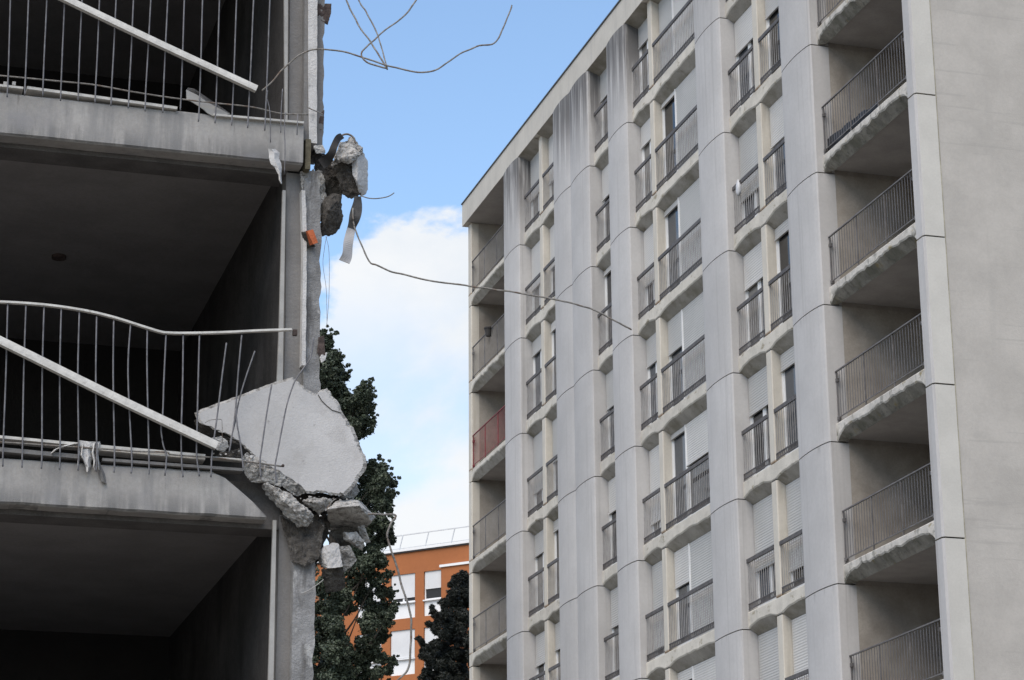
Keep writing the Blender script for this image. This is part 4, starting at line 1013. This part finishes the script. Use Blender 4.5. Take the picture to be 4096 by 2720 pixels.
for ci, (a, b) in enumerate(cols[0:1] + cols[1:]):
    for fl_ in range(5):
        zt = zw1t - fl_ * ST; zb = zt - hh
        if zb < 0: continue
        zs = zt - (zw1t - zs1)
        fr = hb('window', [(a, a + .06, .1, .18, zs, zt), (b - .06, b, .1, .18, zs, zt), (a + .06, b - .06, .1, .18, zs, zs + .07), (a + .06, b - .06, .1, .18, zt - .05, zt)] +
                ([((a + b) / 2 - .05, (a + b) / 2 + .05, .1, .18, zs + .07, zt - .05)] if ci != 3 else []), M['owhite'])
        hb('pane', [(a + .06, b - .06, .15, .16, zs + .07, zt - .05)], M['glass'], fr)
        hb('window_panel', [(a, b, .08, .17, zb, zs - .06)], M['owhite'], fr)
        hb('window_ledge', [(a - .03, b + .03, -.05, .17, zs - .058, zs - .002)], M['owhite'], fr)
        cv = {0: .95, 1: .84, 2: .84, 3: .62}[ci] if fl_ == 0 else (.97 if fl_ == 1 else random.uniform(.3, 1))
        h_ = (zt - zs) * cv
        hb('shutter', [(a + .05, b - .05, .06, .098, zt - h_, zt)], M['oshut'], fr)
# ================================================================== TREES
def leaf_mat(name, c1, c2):
    m = bpy.data.materials.new(name); m.use_nodes = True; t = m.node_tree; nd = t.nodes; b = nd['Principled BSDF']
    g_ = nd.new('ShaderNodeNewGeometry'); r_ = nd.new('ShaderNodeValToRGB')
    r_.color_ramp.elements[0].color = c1 + (1,); r_.color_ramp.elements[1].color = c2 + (1,)
    t.links.new(g_.outputs['Random Per Island'], r_.inputs[0]); t.links.new(r_.outputs[0], b.inputs['Base Color'])
    b.inputs['Roughness'].default_value = .55; b.inputs['Specular IOR Level'].default_value = .35
    return m
def leaves(bm, c, rx, rz, n, size, rnd, flat=1.0, dens=.6):
    for _ in range(n):
        while True:
            v = Vector((rnd.uniform(-1, 1), rnd.uniform(-1, 1), rnd.uniform(-1, 1)))
            if .05 < v.length < 1: break
        v = v.normalized() * (v.length ** dens)
        p = c + Vector((v.x * rx, v.y * rx, v.z * rz))
        nrm = (v + Vector((rnd.gauss(0, .7), rnd.gauss(0, .7), rnd.gauss(0, .7) + .4))).normalized()
        t = nrm.orthogonal().normalized(); t.rotate(Matrix.Rotation(rnd.uniform(0, 6.28), 3, nrm)); s_ = nrm.cross(t)
        L = size * rnd.uniform(.7, 1.3); W = L * rnd.uniform(.35, .5) * flat
        a = [bm.verts.new(p - t * L * .5), bm.verts.new(p + s_ * W - nrm * L * .08), bm.verts.new(p + t * L * .55), bm.verts.new(p - s_ * W - nrm * L * .08)]
        bm.faces.new(a)
bark = mat('tree_bark', (.05, .043, .036), var=.3, scale=6, bump=.8, bscale=20)
YP = 58.0
rnd = random.Random(11)
pop_base = Vector((at(1390, 2600, YP).x, YP, 0))
pop = thing('poplar_tree', pop_base, 'dense dark green poplar with ragged clumps between the ruin and the orange house', 'tree')
CL = [  # px, py (2361 grid), radius px
    (738, 775, 16), (752, 790, 22), (748, 815, 26), (768, 825, 24), (742, 850, 30), (776, 855, 24), (760, 885, 32), (795, 868, 14), (785, 905, 24), (740, 900, 26),
    (800, 925, 22), (838, 905, 24), (825, 925, 24), (852, 915, 14), (850, 940, 18), (820, 950, 24), (838, 970, 22), (858, 975, 12), (855, 992, 9), (815, 980, 20), (835, 998, 14), (795, 950, 22), (825, 1008, 9),
    (770, 930, 30), (742, 945, 26), (780, 970, 30), (750, 990, 34), (790, 1010, 26), (760, 1040, 34), (800, 1050, 26), (820, 1080, 26), (860, 1080, 20), (882, 1078, 14), (845, 1100, 26), (885, 1105, 22), (905, 1115, 12), (865, 1130, 28), (900, 1140, 15), (835, 1140, 30), (790, 1100, 34),
    (880, 1160, 24), (850, 1180, 28), (898, 1175, 10), (815, 1190, 32), (875, 1205, 26), (895, 1215, 16), (840, 1225, 26), (880, 1245, 22), (902, 1245, 12), (860, 1262, 22), (820, 1265, 26), (790, 1250, 20), (765, 1215, 20), (742, 1230, 14),
    (750, 1290, 18), (800, 1300, 28), (845, 1300, 28), (880, 1295, 18), (770, 1330, 26), (820, 1340, 28), (865, 1335, 22), (895, 1325, 10), (745, 1360, 22), (790, 1375, 28), (840, 1375, 26), (880, 1365, 18), (900, 1370, 11),
    (740, 1400, 20), (770, 1410, 24), (800, 1400, 20), (860, 1405, 24), (890, 1400, 18), (908, 1405, 10), (740, 1440, 22), (772, 1445, 18), (850, 1440, 26), (885, 1435, 22), (900, 1420, 12), (745, 1480, 26), (780, 1480, 20), (860, 1475, 24), (840, 1490, 24), (882, 1470, 14),
    (760, 1520, 30), (800, 1515, 26), (835, 1525, 26), (865, 1510, 18), (885, 1520, 14), (905, 1525, 12), (895, 1545, 14), (745, 1555, 30), (785, 1555, 30), (830, 1560, 28), (870, 1550, 18), (800, 1590, 34), (850, 1595, 30), (895, 1590, 20), (760, 1600, 34), (880, 1630, 34), (820, 1640, 40), (770, 1660, 40), (910, 1660, 26), (830, 1700, 50),
    (690, 1000, 40), (690, 1100, 46), (700, 1200, 46), (690, 1300, 46), (690, 1400, 46), (700, 1500, 46), (690, 900, 36), (700, 830, 26)]
FR = [(772, 1395, 26), (765, 1430, 26), (778, 1470, 26), (768, 1505, 28), (790, 1535, 26), (772, 1565, 30), (755, 1345, 24), (800, 1560, 26), (775, 1440, 20), (785, 1500, 22)]
bm = bmesh.new()
for (px, py, r) in CL + FR:
    dy = rnd.uniform(-1.1, 1.1) if (px, py, r) not in FR else rnd.uniform(-1.6, -.9)
    c = at(px * K, py * K, YP + dy); rm = r * K * YP / FL
    leaves(bm, c, rm * .86, rm * .9, int(40 + r * r * 1.25), .07, rnd); leaves(bm, c, rm * 1.12, rm * 1.14, int(14 + r * 2.2), .065, rnd, dens=.25)
    for _ in range(11):
        a = rnd.uniform(0, 6.28); k2 = rnd.uniform(.14, .34); o_ = rnd.uniform(.5, 1.0)
        leaves(bm, c + Vector((math.cos(a) * rm * o_, rnd.uniform(-.5, .5), math.sin(a) * rm * o_ + .05)), rm * k2 * 1.1, rm * k2 * .9, int(10 + r * k2 * 5.5), .064, rnd)
M['leaf'] = leaf_mat('poplar_leaf', (.024, .035, .023), (.075, .097, .062))
cr_ = obj('crown', bm, M['leaf'], pop); cr_['kind'] = 'stuff'
bm = bmesh.new()
top = at(760 * K, 790 * K, YP)
tp = [pop_base + Vector((0, 0, z * (top.z) / 10)) + Vector(((top.x - pop_base.x) * (z / 10) ** 1.4, .15 * math.sin(z), 0)) for z in range(0, 11)]
sweep(bm, tp, circ(.34, 8), r=lambda i: 1.05 - .098 * i)
obj('trunk', bm, bark, pop, smooth=True)
for (px, py, r) in CL[::4]:
    c = at(px * K, py * K, YP)
    bm = bmesh.new(); zb = c.z - 1.6 - .12 * abs(c.x - tp[5].x)
    t = max(0.02, min(.98, zb / top.z)); j = int(t * 10); b0 = tp[j].lerp(tp[min(j + 1, 10)], t * 10 - j)
    sweep(bm, smooth_line([b0, b0.lerp(c, .5) + Vector((0, 0, -.15)), c]), circ(.035, 5), r=lambda i: 1.1 - .09 * i if i < 11 else .1); obj('limb', bm, bark, pop, smooth=True)
YC = 92.0
con_base = Vector((at(1900, 2600, YC).x, YC, 0))
con = thing('conifer_tree', con_base, 'almost black conifer standing between the orange house and the tower', 'tree')
CC = [(1250, 770, 40), (1200, 790, 30), (1180, 830, 36), (1150, 840, 20), (1230, 850, 60), (1180, 900, 40), (1260, 900, 60), (1145, 935, 26), (1110, 970, 26), (1085, 970, 16), (1170, 960, 50), (1230, 980, 60), (1100, 1010, 20), (1010, 1012, 14), (1020, 1040, 18), (1050, 1070, 26), (1110, 1060, 40), (1180, 1060, 60), (1250, 1080, 60),
      (985, 1140, 20), (1020, 1150, 26), (1070, 1130, 40), (1140, 1140, 60), (1220, 1170, 60), (1050, 1190, 36), (1100, 1220, 44), (1170, 1240, 60), (1240, 1260, 60), (910, 1250, 16), (930, 1275, 20), (950, 1310, 24), (975, 1340, 26), (1010, 1300, 26), (1050, 1290, 36), (1100, 1310, 40), (935, 1350, 18), (930, 1385, 22), (975, 1390, 34), (1040, 1370, 50), (1110, 1390, 60), (1180, 1360, 60), (1250, 1380, 60),
      (1000, 1440, 44), (1070, 1460, 56), (1150, 1470, 60), (1230, 1490, 60), (955, 1500, 22), (985, 1510, 34), (940, 1545, 22), (1020, 1550, 54), (1100, 1560, 60), (1200, 1570, 60), (960, 1610, 40), (1060, 1640, 70), (1170, 1660, 70), (1310, 820, 60), (1330, 950, 70), (1340, 1100, 80), (1350, 1250, 90), (1360, 1400, 90), (1350, 1550, 90)]
bm = bmesh.new(); S6 = .5229
for (px, py, r) in CC:
    c = at(1200 + px * S6, 1900 + py * S6, YC + rnd.uniform(-1, 1)); rm = r * S6 * YC / FL
    leaves(bm, c, rm * 1.05, rm * 1.0, int(40 + r * 13), .17, rnd, flat=.42)
    for _ in range(4):
        a = rnd.uniform(0, 6.28); leaves(bm, c + Vector((math.cos(a) * rm, rnd.uniform(-.3, .3), math.sin(a) * rm * .8)), rm * .36, rm * .36, int(6 + r * .6), .17, rnd, flat=.4)
M['needle'] = leaf_mat('conifer_needles', (.006, .008, .006), (.016, .02, .014))
cr_ = obj('crown', bm, M['needle'], con); cr_['kind'] = 'stuff'
bm = bmesh.new(); zt = at(1890, 2290, YC).z
sweep(bm, [con_base + Vector((.03 * z, 0, zt * z / 8)) for z in range(9)], circ(.3, 8), r=lambda i: 1.05 - .118 * i); obj('trunk', bm, bark, con, smooth=True)
